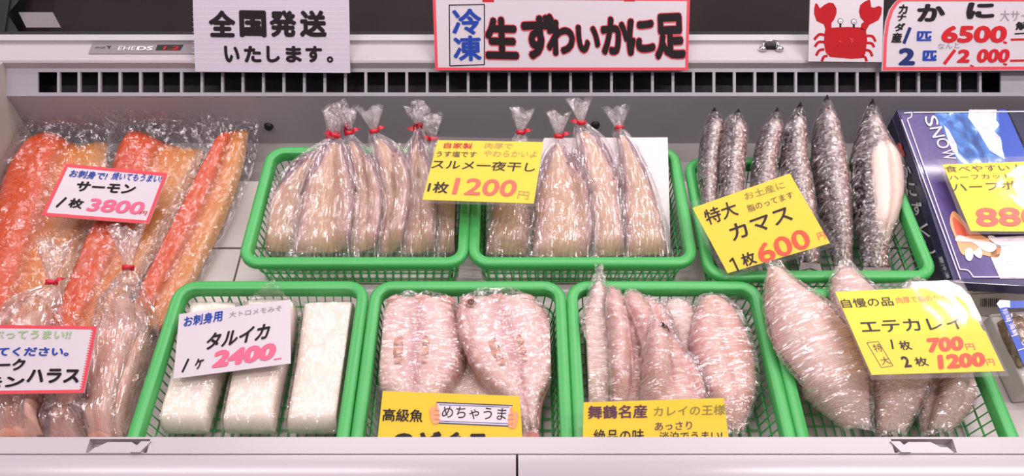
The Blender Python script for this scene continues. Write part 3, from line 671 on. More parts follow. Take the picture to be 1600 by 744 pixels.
# ---- barracuda
def barracuda(label, L, R, z, th=0.030, mat='barracuda', seed=0, openm=False, flap=None):
    p, b, ax = frame_dir(L, R, z); o = thing('wrapped_barracuda', label, 'fish', tuple(b), 'wrapped barracuda in the rear right basket')
    d = dome(th, 2.0, 0.26, 0.30, 0.08)
    sheet('body', L, R, z, d, mat, o, nt=30, ns=14, bottom=0.3)
    wl, wr_ = cut(L, R, 0.06, 1.0)
    sheet('cling_wrap', wl, wr_, (z[0] + (z[1] - z[0]) * 0.06, z[1]), dome(th, 2.0, 0.20, 0.30, 0.30), 'crinkle', o, nt=60, ns=24, bottom=None, margin=0.0015, gap=0.0025, wr=(0.0016, 7, 22, seed * 5.1), ext=0.001)
    if flap: sheet('belly_flap', flap[0], flap[1], (0.117, 0.055), dome(0.0295, 2.6, 0.3, 0.3, 0.3), 'open_belly', o, nt=24, ns=12, bottom=0.1, wr=(0.0015, 5, 5, 4))
    l, r = cr(L, 31), cr(R, 31); e = at(l[4].lerp(r[4], 0.42), z[0] + (z[1] - z[0]) * 4 / 30) + Vector((0, 0, d(0.42, 4 / 30) - 0.0008))
    ey = MB().ball(e, 0.0052, sc=(1, 1, 0.5)).build('eye_ring', 'eye_ring', o, True); MB().ball(e + Vector((0, 0, 0.0018)), 0.0033, sc=(1, 1, 0.5)).build('pupil', 'eye', ey, True)
    # lower jaw: a dark wedge closing under the snout
    j0 = at(l[0].lerp(r[0], 0.8), z[0]); j1 = at(l[4].lerp(r[4], 0.85), z[0] - 0.004)
    MB().bar(j1, j0 + (j0 - j1) * 0.12, 0.006, 8, 0.0015).build('lower_jaw', 'jaw', o, True)
    ta = at(l[-1], z[1]); tb = at(r[-1], z[1]); dd = (ta + tb - at(l[-4], z[1]) - at(r[-4], z[1])).normalized(); w = tb - ta; c = (ta + tb) / 2
    v = [ta + Vector((0, 0, .004)), tb + Vector((0, 0, .004)), c + dd * 0.014 + w * 0.6, c + dd * 0.008, c + dd * 0.014 - w * 0.6]; v += [q - Vector((0, 0, .003)) for q in v]
    mk('tail_fin', v, [(0, 1, 3), (1, 2, 3), (0, 3, 4), (6, 5, 8), (7, 6, 8), (8, 5, 9)] + [(k, 5 + k, 5 + (k + 1) % 5, (k + 1) % 5) for k in range(5)], 'tail_grey', o)
    return o
zf = (0.128, 0.040)
barracuda('slim silver barracuda in film, leftmost in the rear right basket', [(1113, 172), (1107, 184), (1096, 212), (1090, 260), (1089, 330), (1096, 400)], [(1118, 172), (1126, 186), (1131, 215), (1124, 260), (1118, 330), (1108, 400)], zf, seed=1)
barracuda('slim silver barracuda in film, second from left in the rear right basket', [(1150, 174), (1141, 186), (1127, 212), (1120, 260), (1120, 330), (1130, 400)], [(1155, 174), (1160, 188), (1167, 214), (1164, 260), (1160, 330), (1148, 400)], zf, seed=2)
barracuda('slim silver barracuda third from left, body hidden by the barracuda price card', [(1211, 172), (1203, 185), (1188, 208), (1176, 250), (1172, 320), (1190, 400)], [(1216, 172), (1219, 186), (1222, 210), (1215, 250), (1212, 320), (1214, 400)], zf, seed=3)
barracuda('slim silver barracuda fourth from left, tail showing below the price card', [(1247, 164), (1240, 178), (1225, 206), (1219, 255), (1226, 330), (1250, 412)], [(1252, 164), (1255, 178), (1258, 206), (1262, 255), (1274, 330), (1280, 414)], (0.130, 0.036), seed=4)
barracuda('long silver barracuda with the tallest black snout, second from right', [(1289, 153), (1281, 172), (1270, 205), (1268, 260), (1282, 340), (1303, 418)], [(1294, 153), (1300, 172), (1308, 205), (1323, 262), (1328, 340), (1330, 418)], (0.134, 0.036), 0.034, seed=5)
barracuda('fat barracuda split open to show its pale belly, rightmost in its basket', [(1360, 159), (1351, 178), (1336, 217), (1325, 270), (1328, 330), (1342, 380), (1348, 420)], [(1365, 159), (1372, 178), (1382, 215), (1408, 255), (1414, 300), (1402, 350), (1388, 390), (1390, 420)], (0.134, 0.036), 0.030, 'barracuda', 6, True, ([(1356, 212), (1348, 262), (1352, 320), (1362, 385)], [(1378, 212), (1405, 258), (1409, 315), (1388, 382)]))

# ---- split sea perch
def seaperch(label, L, R, z, seed=0, th=0.026, lobes=(), eyes=()):
    p, b, ax = frame_dir(L, R, z); o = thing('split_fish', label, 'fish', tuple(b), 'split pink fish in the second front basket')
    base = dome(th, 3.2, 0.18, 0.40, 0.55)
    def h(s, t):
        g = math.exp(-((s - 0.5) / 0.055) ** 2) * 0.006 * (1 if t < 0.8 else 0)
        g2 = sum(math.exp(-((s - c) / 0.035) ** 2) * 0.003 for c in (0.30, 0.68)) * (1 if 0.25 < t < 0.65 else 0)
        return max(0.001, base(s, t) - g - g2)
    sheet('flesh', L, R, z, h, 'seaperch', o, nt=30, ns=28, bottom=0.15)
    sheet('skin_edge', L, R, (z[0] - 0.003, z[1] - 0.003), dome(0.010, 4, 0.2, 0.3, 0.5), 'seaperch_skin', o, nt=30, ns=10, margin=0.004, bottom=0.2)
    l, r = cr(L, 31), cr(R, 31)
    def P(s, t, dz=0.0): i = min(30, int(t * 30)); return at(l[i].lerp(r[i], s), z[0] + (z[1] - z[0]) * t) + Vector((0, 0, h(s, t) + dz))
    for c, w in ((0.31, 0.055), (0.61, 0.04)):
        V = []; n = 10
        for k in range(n + 1):
            t = 0.34 + 0.22 * k / n; q = w * math.sin(math.pi * (k + 0.6) / (n + 1.2)) ** 0.35; V += [P(c - q, t, 0.0008), P(c, t, 0.0016), P(c + q, t, 0.0008)]
        mk('orange_roe_strip', V, [(3 * k + j, 3 * k + j + 3, 3 * k + j + 4, 3 * k + j + 1) for k in range(n) for j in (0, 1)], 'gill', o, [((k % 3) / 2, k / len(V)) for k in range(len(V))], smooth=True)
    for (px, py, rr) in lobes:                    # the two halves of the head and the snout between them
        c = at((px, py + 5), z[0] + 0.006); MB().ball(c, rr, 14, 10, (1.25, 1.0, 0.8)).build('head_lobe', 'seaperch_skin', o, True)
    for px, py in eyes:
        e = at((px, py), z[0] + 0.0185); ey = MB().ball(e, 0.0085, 12, 8, (1, 1, 0.45)).build('eye_ring', 'eye_ring', o, True); MB().ball(e + Vector((0, 0, 0.0024)), 0.0055, sc=(1, 1, 0.4)).build('pupil', 'perch_eye', ey, True)
    sheet('cling_wrap', L, R, z, base, 'wrap_diag', o, nt=60, ns=34, bottom=None, margin=0.005, gap=0.004, wr=(0.0022, 5, 20, seed * 4.3), ext=0.012)
    ta = at(l[-1], z[1]); tb = at(r[-1], z[1]); dd = (ta + tb - at(l[-4], z[1]) - at(r[-4], z[1])).normalized(); w = tb - ta; c = (ta + tb) / 2
    v = [ta + Vector((0, 0, .005)), tb + Vector((0, 0, .005)), c + dd * 0.035 + w, c + dd * 0.022, c + dd * 0.035 - w]; v += [q - Vector((0, 0, .004)) for q in v]
    mk('tail_fin', v, [(0, 1, 3), (1, 2, 3), (0, 3, 4), (6, 5, 8), (7, 6, 8), (8, 5, 9)] + [(k, 5 + k, 5 + (k + 1) % 5, (k + 1) % 5) for k in range(5)], 'seaperch_skin', o)
seaperch('pink split fish laid open in film, left of two, upright', [(612, 472), (596, 496), (582, 545), (588, 600), (622, 645), (640, 668)], [(702, 472), (713, 496), (723, 545), (716, 585), (690, 630), (668, 668)], (0.064, 0.034), 1, lobes=((619, 467, 0.012), (660, 464, 0.013), (695, 467, 0.012)))
seaperch('pink split fish laid open in creased film, right of two, tail slanting down right', [(724, 472), (719, 502), (730, 560), (768, 612), (806, 645), (818, 672)], [(830, 468), (854, 497), (867, 545), (863, 590), (845, 630), (838, 672)], (0.066, 0.036), 2, lobes=((733, 467, 0.012), (777, 461, 0.013), (819, 462, 0.012)), eyes=((736, 474),))
o = thing('split_fish', 'pale fish mostly hidden underneath the two split pink fish', 'fish', tuple(at((720, 620), 0.02)), 'split pink fish in the second front basket')
sheet('flesh', [(690, 540), (672, 590), (680, 650)], [(756, 540), (778, 590), (780, 650)], (0.022, 0.016), dome(0.014, 2.6), 'flounder', o, bottom=0.1)
sheet('cling_wrap', [(690, 540), (672, 590), (680, 650)], [(756, 540), (778, 590), (780, 650)], (0.022, 0.016), dome(0.014, 2.6), 'wrap_diag', o, bottom=None, margin=0.003, gap=0.003, wr=(0.002, 4, 12, 3), ext=0.004)

# ---- flounders
def flounder(name, label, group, L, R, z, th=0.024, mat='flounder', seed=0, eye=None, wrapm='wrap', fr=0.004, tip=False, ridge=0.0):
    p, b, ax = frame_dir(L, R, z); o = thing(name, label, 'fish', tuple(b), group)
    base = dome(th, 2.2, 0.30, 0.30, 0.20)
    def h(s, t): return max(0.0006, base(s, t) - ridge * math.exp(-((s - 0.5) / 0.05) ** 2) * (0.2 < t < 0.95))
    sheet('body', L, R, z, h, mat, o, nt=28, ns=18, bottom=0.2)
    sheet('fin_fringe', L, R, (z[0] - 0.001, z[1] - 0.001), dome(0.004, 5, 0.2, 0.3, 0.3), 'fin', o, nt=28, ns=8, margin=fr, bottom=0.2)
    l, r = cr(L, 31), cr(R, 31)
    if eye:
        for (s, t, rr) in eye:
            i = int(t * 30); e = at(l[i].lerp(r[i], s), z[0] + (z[1] - z[0]) * t) + Vector((0, 0, h(s, t)))
            ey = MB().ball(e, rr, 12, 8, (1.2, 1, 0.6)).build('eye_ring', 'eye_ring', o, True); MB().ball(e + Vector((0, 0, rr * 0.35)), rr * 0.7, sc=(1, 1, 0.5)).build('pupil', 'eye', ey, True)
    sheet('cling_wrap', L, R, z, base, wrapm, o, nt=72, ns=34, bottom=None, margin=fr + 0.003, gap=0.0035, wr=(0.0022, 3.0, 30, seed * 6.1, 1), ext=0.010)
    if tip:
        a2 = (ax + Vector((0, 0, 0.4))).normalized(); tuft(o, p + Vector((0, 0, 0.004)), a2, 0.022, 0.006, seed)
    return o
G3 = 'small pink flounders in the third front basket'
flounder('small_flounder', 'narrow pale flounder with a twisted film tip, leftmost in the third front basket', G3, [(931, 440), (918, 480), (902, 530), (904, 590), (912, 650)], [(940, 440), (951, 480), (962, 540), (962, 600), (956, 650)], (0.088, 0.034), 0.022, 'flounder', 11, wrapm='wrap', tip=True)
flounder('small_flounder', 'rosy flounder with a lengthwise crease, second from left in the third front basket', G3, [(954, 462), (945, 495), (950, 550), (952, 600), (956, 650)], [(978, 462), (994, 500), (1006, 560), (1008, 610), (1000, 650)], (0.072, 0.036), 0.022, 'flounder_pink', 12, ridge=0.004)
flounder('small_flounder', 'rosy flounder between the creased one and the eyed one, head at the back rim', G3, [(982, 464), (978, 490), (996, 540), (1008, 590), (1012, 640)], [(1012, 464), (1034, 490), (1050, 540), (1056, 590), (1050, 640)], (0.070, 0.028), 0.020, 'flounder_pink', 13)
flounder('small_flounder', 'pale pink flounder with a dark eye, frontmost in the third front basket', G3, [(1016, 520), (1008, 550), (1002, 600), (1004, 650), (1010, 672)], [(1036, 520), (1066, 556), (1092, 605), (1100, 650), (1092, 672)], (0.072, 0.046), 0.026, 'flounder_pink', 14, eye=((0.50, 0.10, 0.0065), (0.72, 0.13, 0.005)))
flounder('small_flounder', 'small pale flounder peeping out at the back between two larger ones', G3, [(1046, 467), (1036, 490), (1052, 530), (1066, 580), (1078, 620)], [(1068, 467), (1084, 490), (1098, 530), (1104, 580), (1100, 620)], (0.064, 0.024), 0.018, 'flounder', 15)
flounder('small_flounder', 'broad pink flounder with a pointed head, rightmost in the third front basket', G3, [(1100, 462), (1085, 500), (1078, 545), (1092, 600), (1122, 650), (1136, 672)], [(1122, 462), (1150, 492), (1176, 555), (1178, 610), (1166, 650), (1158, 672)], (0.072, 0.040), 0.028, 'flounder_pink', 16, ridge=0.003)
G4 = 'large wrapped flounders in the front right basket'
flounder('large_flounder', 'big flounder in wrinkled film leaning on the back rim, leftmost in the front right basket', G4, [(1204, 422), (1197, 460), (1200, 520), (1218, 570), (1262, 622), (1318, 668)], [(1220, 422), (1246, 455), (1296, 492), (1334, 540), (1352, 590), (1358, 668)], (0.112, 0.052), 0.042, 'flounder', 21, fr=0.003)
flounder('large_flounder', 'flounder in film with its head just left of the flounder price card, second from left', G4, [(1310, 420), (1298, 448), (1312, 500), (1344, 560), (1364, 620), (1374, 674)], [(1330, 420), (1352, 446), (1400, 500), (1442, 560), (1440, 620), (1412, 674)], (0.098, 0.038), 0.034, 'flounder', 22, fr=0.003)
flounder('large_flounder', 'flounder in film with its head poking out behind the flounder price card', G4, [(1418, 432), (1408, 452), (1410, 510), (1420, 570), (1432, 620), (1442, 674)], [(1434, 432), (1450, 452), (1482, 510), (1492, 570), (1472, 620), (1456, 674)], (0.086, 0.024), 0.024, 'flounder', 23, fr=0.003)
flounder('large_flounder', 'flounder in film rightmost in the front right basket, tail below the price card', G4, [(1470, 470), (1462, 500), (1464, 560), (1458, 610), (1450, 674)], [(1490, 470), (1530, 500), (1556, 560), (1540, 615), (1482, 674)], (0.058, 0.032), 0.030, 'flounder', 24, fr=0.003)
flounder('large_flounder', 'flounder of which only a bit of wrapped head shows behind the biggest flounder', G4, [(1266, 452), (1262, 470), (1280, 520), (1310, 580)], [(1284, 452), (1296, 470), (1330, 520), (1340, 580)], (0.070, 0.020), 0.016, 'flounder', 25, fr=0.002)

# ---- white squid blocks
def squid_block(label, L, R, z, seed, th=0.030):
    p, b, ax = frame_dir(L, R, z); o = thing('squid_block', label, 'squid block', tuple(b), 'white squid blocks in the front left basket')
    sheet('block', L, R, z, dome(th, 7, 0.06, 0.06, 0.5), 'white_squid', o, nt=22, ns=18, bottom=0.25)
    sheet('clear_sleeve', L, R, z, dome(th, 6, 0.06, 0.06, 0.5), 'clearfilm', o, nt=40, ns=26, bottom=None, margin=0.004, gap=0.002, wr=(0.0016, 4, 7, seed * 3.3), ext=0.010)
squid_block('white squid block, leftmost of three, top end under the squid block price card', [(298, 480), (282, 540), (258, 620), (246, 676)], [(378, 480), (368, 540), (342, 620), (326, 676)], (0.034, 0.026), 1)
squid_block('white squid block, middle of three, top end under the squid block price card', [(392, 472), (382, 530), (366, 610), (353, 676)], [(466, 474), (460, 530), (442, 610), (430, 676)], (0.036, 0.028), 2)
squid_block('white squid block, rightmost of three and fully in view beside the basket rim', [(480, 481), (473, 540), (461, 620), (452, 676)], [(559, 479), (557, 540), (548, 620), (541, 676)], (0.040, 0.030), 3)
o = thing('plastic_sleeve_end', 'loose tip of clear film standing behind the squid block price card', 'film', tuple(at((432, 450), 0.06)))
sheet('film_flap', [(425, 428), (405, 455), (385, 490)], [(437, 424), (448, 440), (455, 480)], (0.088, 0.050), dome(0.010, 2, 0.3, 0.2, 0.3), 'clearfilm', o, bottom=None, wr=(0.003, 3, 5, 5))

# ---- salmon packs
def salmon(label, L, R, z, PL, PR, seed, dip, th=0.030):
    p, b, ax = frame_dir(L, R, z); o = thing('salmon_pack', label, 'salmon', tuple(b), 'vacuum-packed salmon fillets')
    def h(s, t):
        e = math.sin(min(1, t / 0.10 + 0.15) * math.pi / 2)
        a = th * math.exp(-(abs(s - 0.26) / 0.27) ** 3) + th * 0.45 * math.exp(-(abs(s - 0.72) / 0.30) ** 4)
        return e * a * min(1, 9 * s, 9 * (1 - s)) ** 0.5
    ts = lambda s: dip * (math.exp(-((s - 0.62) / 0.22) ** 2)) - 0.004 * math.exp(-((s - 0.2) / 0.15) ** 2)
    sheet('fillet', L, R, z, h, 'salmon', o, nt=40, ns=30, bottom=0.08, ts=ts, wr=(0.0012, 10, 18, seed))
    def hp(s, t):
        k = min(1, max(0, (t - 0.015) / 0.05)); return 0.003 + k * (0.003 + h(min(1, max(0, (s - 0.08) / 0.84)), max(0.1, (t - 0.05) / 0.95)) * 1.04) if 0.06 < s < 0.94 else 0.003
    sheet('vacuum_pack', PL, PR, z, hp, 'packfilm', o, nt=70, ns=40, bottom=None, gap=0.003, wr=(0.0040, 7, 10, seed * 2.9, 1))
    return o
salmon('vacuum-packed salmon fillet, leftmost, bright orange and running off the left edge', [(58, 210), (12, 262), (-12, 340), (-34, 430), (-70, 600)], [(168, 222), (166, 290), (150, 350), (112, 440), (60, 600)], (0.014, 0.010), [(30, 188), (-10, 260), (-35, 340), (-60, 430), (-110, 610)], [(182, 184), (182, 290), (164, 350), (126, 440), (80, 610)], 1, 0.020)
salmon('vacuum-packed salmon fillet in the middle, under the salmon price card', [(196, 206), (178, 250), (164, 310), (128, 400), (70, 560)], [(320, 236), (300, 290), (272, 350), (232, 420), (150, 560)], (0.024, 0.014), [(172, 174), (166, 250), (150, 310), (112, 400), (50, 570)], [(344, 184), (322, 280), (290, 350), (248, 420), (170, 570)], 2, 0.012)
salmon('vacuum-packed salmon fillet on the right, beside the rear left basket', [(346, 214), (322, 262), (284, 340), (244, 420), (196, 520)], [(389, 205), (380, 262), (354, 340), (316, 420), (262, 520)], (0.030, 0.016), [(326, 184), (304, 262), (268, 340), (228, 420), (176, 530)], [(408, 190), (398, 262), (372, 330), (334, 410), (284, 520)], 3, -0.004)

# ---- tied bags of salmon belly
def belly(label, L, R, z, seed, chunks, tie=True, side=1):
    p, b, ax = frame_dir(L, R, z); o = thing('salmon_belly_bag', label, 'bagged salmon belly', tuple(b), 'tied bags of salmon belly strips')
    for k, (l, r, zz, th) in enumerate(chunks):
        sheet('belly_strip', l, r, zz, dome(th, 2.4, 0.3, 0.3, 0.35), 'belly', o, nt=20, ns=12, bottom=0.3, wr=(0.002, 4, 6, seed + k))
    sheet('bag', L, R, z, dome(0.050, 2.2, 0.45, 0.10, 0.10), 'bagfilm', o, nt=56, ns=40, bottom=None, gap=0.002, wr=(0.006, 8, 4, seed * 3.1, 1))
    if tie:
        ax2 = (ax + Vector((0, 0, 0.35))).normalized(); c = p + Vector((0, 0, 0.006)) + ax2 * 0.003
        tie_parts(o, c, ax2, side, 0.0075, tails=(side != 0)); tuft(o, c + ax2 * 0.003, ax2, 0.060, 0.024, seed)
belly('tied bag of salmon belly nearest the left edge, red tie end pointing right', [(74, 448), (20, 480), (-20, 540), (-30, 640), (-40, 690)], [(92, 448), (104, 480), (102, 540), (90, 620), (72, 690)], (0.062, 0.030), 1,
      [([(40, 500), (-5, 560), (-20, 690)], [(92, 500), (88, 570), (78, 690)], (0.05, 0.036), 0.040)], side=-1)
belly('tied bag of salmon belly with neat red band, next to the squid block basket', [(195, 425), (160, 480), (142, 550), (140, 620), (136, 690)], [(210, 425), (240, 475), (246, 520), (226, 600), (196, 690)], (0.060, 0.030), 2,
      [([(186, 480), (152, 530), (148, 600), (140, 690)], [(214, 480), (226, 520), (200, 600), (180, 690)], (0.05, 0.034), 0.036),
       ([(216, 490), (206, 560), (178, 640), (166, 690)], [(236, 500), (236, 540), (216, 610), (194, 690)], (0.034, 0.024), 0.030)], side=0)
belly('bag of salmon belly between the other two, its top hidden by the belly price card', [(100, 560), (88, 600), (76, 650), (70, 690)], [(150, 560), (148, 600), (142, 650), (134, 690)], (0.044, 0.030), 3,
      [([(108, 570), (92, 620), (78, 690)], [(146, 570), (140, 630), (128, 690)], (0.040, 0.030), 0.034)], tie=False)

# ================================================================== let the goods settle: keep them inside their baskets, each above what it lies on
from mathutils.bvhtree import BVHTree
def meshes(o):
    out = []
    for ch in o.children:
        if ch.type == 'MESH': out.append(ch)
        out += meshes(ch)
    return out
def tree(objs):
    V = []; F = []
    for o in objs:
        off = origin(o); k = len(V); V += [v.co + off for v in o.data.vertices]; F += [tuple(i + k for i in p.vertices) for p in o.data.polygons]
    return BVHTree.FromPolygons(V, F)
RING = [(math.cos(k * math.pi / 3), math.sin(k * math.pi / 3)) for k in range(6)]
def settle(items, box=None, floor=0.0, push=True):
    """items from the lowest to the topmost; box = (cx, cy, half width, half depth, rim height)"""
    below = []
    for it in items:
        ms = meshes(it); soft = it.get('category') != 'foam board'
        if box and soft:
            cx, cy, hw, hd, H = box
            for m in ms:
                off = origin(m)
                for v in m.data.vertices:
                    p = v.co + off
                    ox, oy = abs(p.x - cx) - hw, abs(p.y - cy) - hd
                    a = max(0.0, p.z - (H + 0.003)) * 2.5
                    p.x = min(cx + hw + a, max(cx - hw - a, p.x)); p.y = min(cy + hd + a, max(cy - hd - a, p.y))
                    v.co = p - off
        if not box:
            for m in ms:
                off = origin(m)
                for v in m.data.vertices:
                    p = v.co + off
                    if p.y > YB - 0.004: p.z += p.y - (YB - 0.004); p.y = YB - 0.004
                    p.x = max(p.x, XL + 0.003); v.co = p - off
        lifts = []
        if below or floor is not None:
            own = tree(ms); low = tree(below) if below else None; cache = {}
            def lift(x, y):
                key = (round(x / 0.002), round(y / 0.002))
                if key in cache: return cache[key]
                d = 0.0
                h = own.ray_cast(Vector((x, y, -1)), Vector((0, 0, 1)))[0]
                if h is not None:
                    if low:
                        g = low.ray_cast(Vector((x, y, 2)), Vector((0, 0, -1)))[0]
                        if g is not None: d = max(d, g.z + 0.0012 - h.z)
                    d = max(d, floor + 0.001 - h.z)
                cache[key] = min(d, 0.06); return cache[key]
            for m in ms:
                off = origin(m)
                for v in m.data.vertices:
                    p = v.co + off; e = 0.006
                    d = max(lift(p.x, p.y), max(lift(p.x + e * a, p.y + e * b) for a, b in RING), 0.75 * max(lift(p.x + 2 * e * a, p.y + 2 * e * b) for a, b in RING))
                    if d > 0: v.co.z += d; lifts.append(d)
        for m in ms: m.data.update()
        if below:
            low = tree(below)
            for rnd in range(14):
                hit = False
                for m in ms:
                    off = origin(m); T = BVHTree.FromPolygons([v.co + off for v in m.data.vertices], [tuple(p.vertices) for p in m.data.polygons])
                    ix = {v for a_, b_ in T.overlap(low) for v in m.data.polygons[a_].vertices}
                    if ix:
                        hit = True
                        near = set(ix)
                        for p in m.data.polygons:
                            if any(v in ix for v in p.vertices): near.update(p.vertices)
                        for v in near: m.data.vertices[v].co.z += 0.0026 if v in ix else 0.0016
                        m.data.update()
                if not hit: break
        below += ms
def pick(cat, *words):
    out = []
    for w in words:
        out += [o for o in COL.objects if o.parent is None and o.get('category') == cat and w in o['label']]
    return out
def inner(cx, cy, w, d): return (cx, cy, w / 2 - 0.0258, d / 2 - 0.0258, 0.08)
sq = pick('bagged squid', 'rightmost in the rear left', 'left edge under', 'fourth from left', 'leftmost in the rear left', 'third from left', 'broad bag')
settle(pick('foam board', 'rear left') + sq, inner(-0.250, 0.878, RW, RD), 0.007)
settle(pick('foam board', 'rear centre') + pick('bagged squid', 'leftmost in the rear centre', 'rightmost in the rear centre', 'highest red tie', 'twisted red tie'), inner(0.112, 0.878, RW, RD), 0.007)
settle(pick('fish', 'leftmost in the rear right', 'second from left in the rear right', 'third from left, body', 'fourth from left, tail', 'second from right', 'fat barracuda'), inner(0.480, 0.852, RW, RD), 0.007)
settle(pick('squid block', 'leftmost', 'middle of', 'rightmost') + pick('film', 'loose tip'), inner(-0.367, FY, FWD, FD), 0.007)
settle(pick('fish', 'underneath the two', 'left of two', 'right of two'), inner(-0.067, FY, FWD, FD), 0.007)
settle(pick('foam board', 'third front') + pick('fish', 'peeping out', 'broad pink flounder', 'twisted film tip', 'lengthwise crease', 'between the creased', 'with a dark eye'), inner(0.2315, FY, FWD, FD), 0.007)
settle(pick('fish', 'of which only', 'poking out behind', 'tail below the price card', 'head just left', 'big flounder in wrinkled'), inner(0.530, FY - 0.004, FWD, FD - 0.02), 0.007)
settle(pick('salmon', 'leftmost, bright', 'in the middle', 'on the right') + pick('bagged salmon belly', 'between the other two', 'neat red band', 'nearest the left'), None, 0.0)

# ================================================================== price cards lying on the goods
def zcard(q, z): return at((sum(p[0] for p in q) / 4, sum(p[1] for p in q) / 4), z)
def grow(q, d):
    c = Vector((sum(p[0] for p in q) / len(q), sum(p[1] for p in q) / len(q))); out = []
    for k in range(len(q)):
        a, b, e = Vector(q[k - 1]), Vector(q[k]), Vector(q[(k + 1) % len(q)])
        out.append(tuple(b + ((b - a).normalized() + (b - e).normalized()) * d))
    return out
# salmon 3800
q = [(103, 256), (262, 271), (232, 350), (65, 337)]
c = Card('price_card', 'white red-edged price card reading 3800, lying on the salmon packs', 'price card', q, zcard(q, 0.078), normal(3, 82), 'card_white', 0.002)
c.border(5, 'border_red')
c.text('お刺身で!', 107, 277, 165, 282, 13, 'ink_blue', 0.02); c.text('焼いてもうまい!', 173, 281, 250, 286, 13, 'ink_blue', 0.015)
c.text('サーモン', 116, 299, 208, 304, 17, 'ink', 0.035)
c.stroke([[(104, 309), (88, 324)]], 3.2, 'ink'); c.text('枚', 105, 324, 127, 327, 16, 'ink', 0.03)
c.text('3800', 134, 330, 221, 336, 22, 'ink_pink', 0.03); c.text('円', 218, 336, 228, 337, 7, 'ink_red', 0.01)
# salmon belly
q = [(-78, 507), (152, 510), (131, 614), (-100, 617)]
c = Card('price_card', 'white price card with hatched red edge, on the belly bags at lower left', 'price card', q, zcard([(0, 510), (152, 510), (131, 614), (0, 616)], 0.128), normal(0, 76), 'card_white', 0.002)
c.border(5, 'border_red'); c.stroke([[(152 - 21 * k / 26 - 8, 512 + 4 * k), (152 - 21 * k / 26, 513 + 4 * k)] for k in range(25)], 1.4, 'border_red', 'hatching')
c.text('あぶってうまい!!', -30, 530, 110, 530, 14, 'ink_green', 0.02); c.text('焼いてください。', -48, 557, 107, 557, 15, 'ink_blue', 0.03)
c.text('サーク', -30, 581, 38, 579, 19, 'ink', 0.04); c.text('モン', -28, 606, 37, 605, 17, 'ink', 0.04); c.text('ハラス', 41, 599, 123, 599, 23, 'ink', 0.04)
# squid block 2400
q = [(280, 491), (454, 468), (454, 568), (271, 592)]
c = Card('price_card', 'white price card reading 2400, lying on the white squid blocks', 'price card', q, zcard(q, 0.085), normal(-6, 82), 'card_white', 0.0015)
c.text('お刺身用', 287, 512, 347, 502, 17, 'ink_blue', 0.02); c.text('大トロメモみそ', 358, 497, 440, 486, 9, 'ink_grey', 0.0)
c.text('タルイカ', 320, 548, 418, 530, 27, 'ink', 0.03, up=(0.25, -1))
c.stroke([[(295, 561), (285, 582)]], 3, 'ink'); c.text('ケ', 304, 579, 318, 575, 17, 'ink', 0.03)
c.text('2400', 330, 576, 428, 562, 28, 'ink_pink', 0.06, up=(0.25, -1)); c.stroke([[(428, 562), (440, 560)]], 2, 'ink_pink')
# dried squid 1200 (laminated)
q = [(684, 219), (849, 222), (834, 318), (660, 312)]
def laminated(label, q, z, n, mat, ol):
    c = Card('price_card', label, 'price card', q, zcard(q, z), n, mat, 0.0008)
    c.slab('laminate', ol, 'lam', 0.0016, 4); return c
c = laminated('yellow laminated price card reading 1200, lying across the dried squid bags', q, 0.144, normal(-42, 76), 'yellow', [(675, 214), (854, 218), (839, 323), (652, 317)])
c.text('自家製', 693, 232, 737, 233, 9, 'ink_red', 0.01); c.text('肉厚で', 757, 232, 800, 233, 9, 'ink_tan', 0.0)
c.text('うす塩です', 681, 245, 744, 246, 9, 'ink_soft', 0.01); c.text('やわらかいよ', 755, 245, 838, 246, 10, 'ink_tan', 0.0)
c.text('スルメ一夜干し', 673, 264, 835, 269, 15, 'ink', 0.01)
c.text('1枚', 667, 301, 699, 303, 18, 'ink', 0.02); c.text('1200', 706, 304, 804, 308, 27, 'ink_coral', 0.02); c.text('円', 808, 310, 825, 312, 12, 'ink_tan', 0.0)
# barracuda 600 (laminated)
q = [(1082, 325), (1234, 271), (1297, 380), (1137, 427)]
c = laminated('yellow laminated price card reading 600, tilted over the silver barracuda', q, 0.128, normal(-25, 66), 'yellow', [(1072, 318), (1225, 262), (1311, 384), (1132, 437)])
uu = (-0.5, -0.9)
c.text('お土産に', 1166, 313, 1228, 294, 12, 'ink_olive', 0.0, up=(-.45, -1)); c.text('脂のってます', 1170, 332, 1241, 309, 11, 'ink_soft', 0.0, up=(-.4, -1))
c.text('特大', 1106, 353, 1155, 336, 25, 'ink', 0.01, up=(-.35, -1)); c.text('カマス', 1146, 378, 1240, 344, 26, 'ink', 0.015, up=(-.4, -1))
c.stroke([[(1140, 409), (1145, 404)], [(1144, 403), (1154, 424)]], 3.0, 'ink'); c.text('枚', 1163, 418, 1184, 411, 21, 'ink', 0.02, up=(-.4, -1))
c.text('600', 1190, 414, 1270, 385, 32, 'ink_orange', 0.02, up=(-.42, -1)); c.text('円', 1280, 376, 1291, 373, 12, 'ink_coral', 0.0, up=(-.4, -1))
# flounder 700 / 1200 (laminated, glossy)
q = [(1305, 456), (1500, 447), (1569, 580), (1362, 586)]
c = laminated('yellow laminated price card reading 700 and 1200, lying on the large flounders', q, 0.141, normal(75, 82), 'yellow_hi', [(1297, 447), (1503, 438), (1576, 588), (1362, 594)])
iu = (-.40, -1)
c.text('自慢の品', 1317, 482, 1397, 478, 15, 'ink', 0.005, up=iu); c.text('肉厚で脂のりがいい', 1402, 475, 1504, 469, 11, 'ink_coral', -0.005, up=iu)
c.text('エテカレイ', 1348, 521, 1508, 515, 21, 'ink', 0.01, up=iu)
c.fill([[(1339, 525), (1539, 517), (1569, 580), (1362, 586)]], 'yellow', 'price_strip', 1)
c.stroke([[(1354, 536), (1372, 534)], [(1372, 534), (1395, 572)], [(1395, 572), (1377, 575)], [(1377, 575), (1354, 536)]], 1, 'ink_soft', 'stamp_frame', 2)
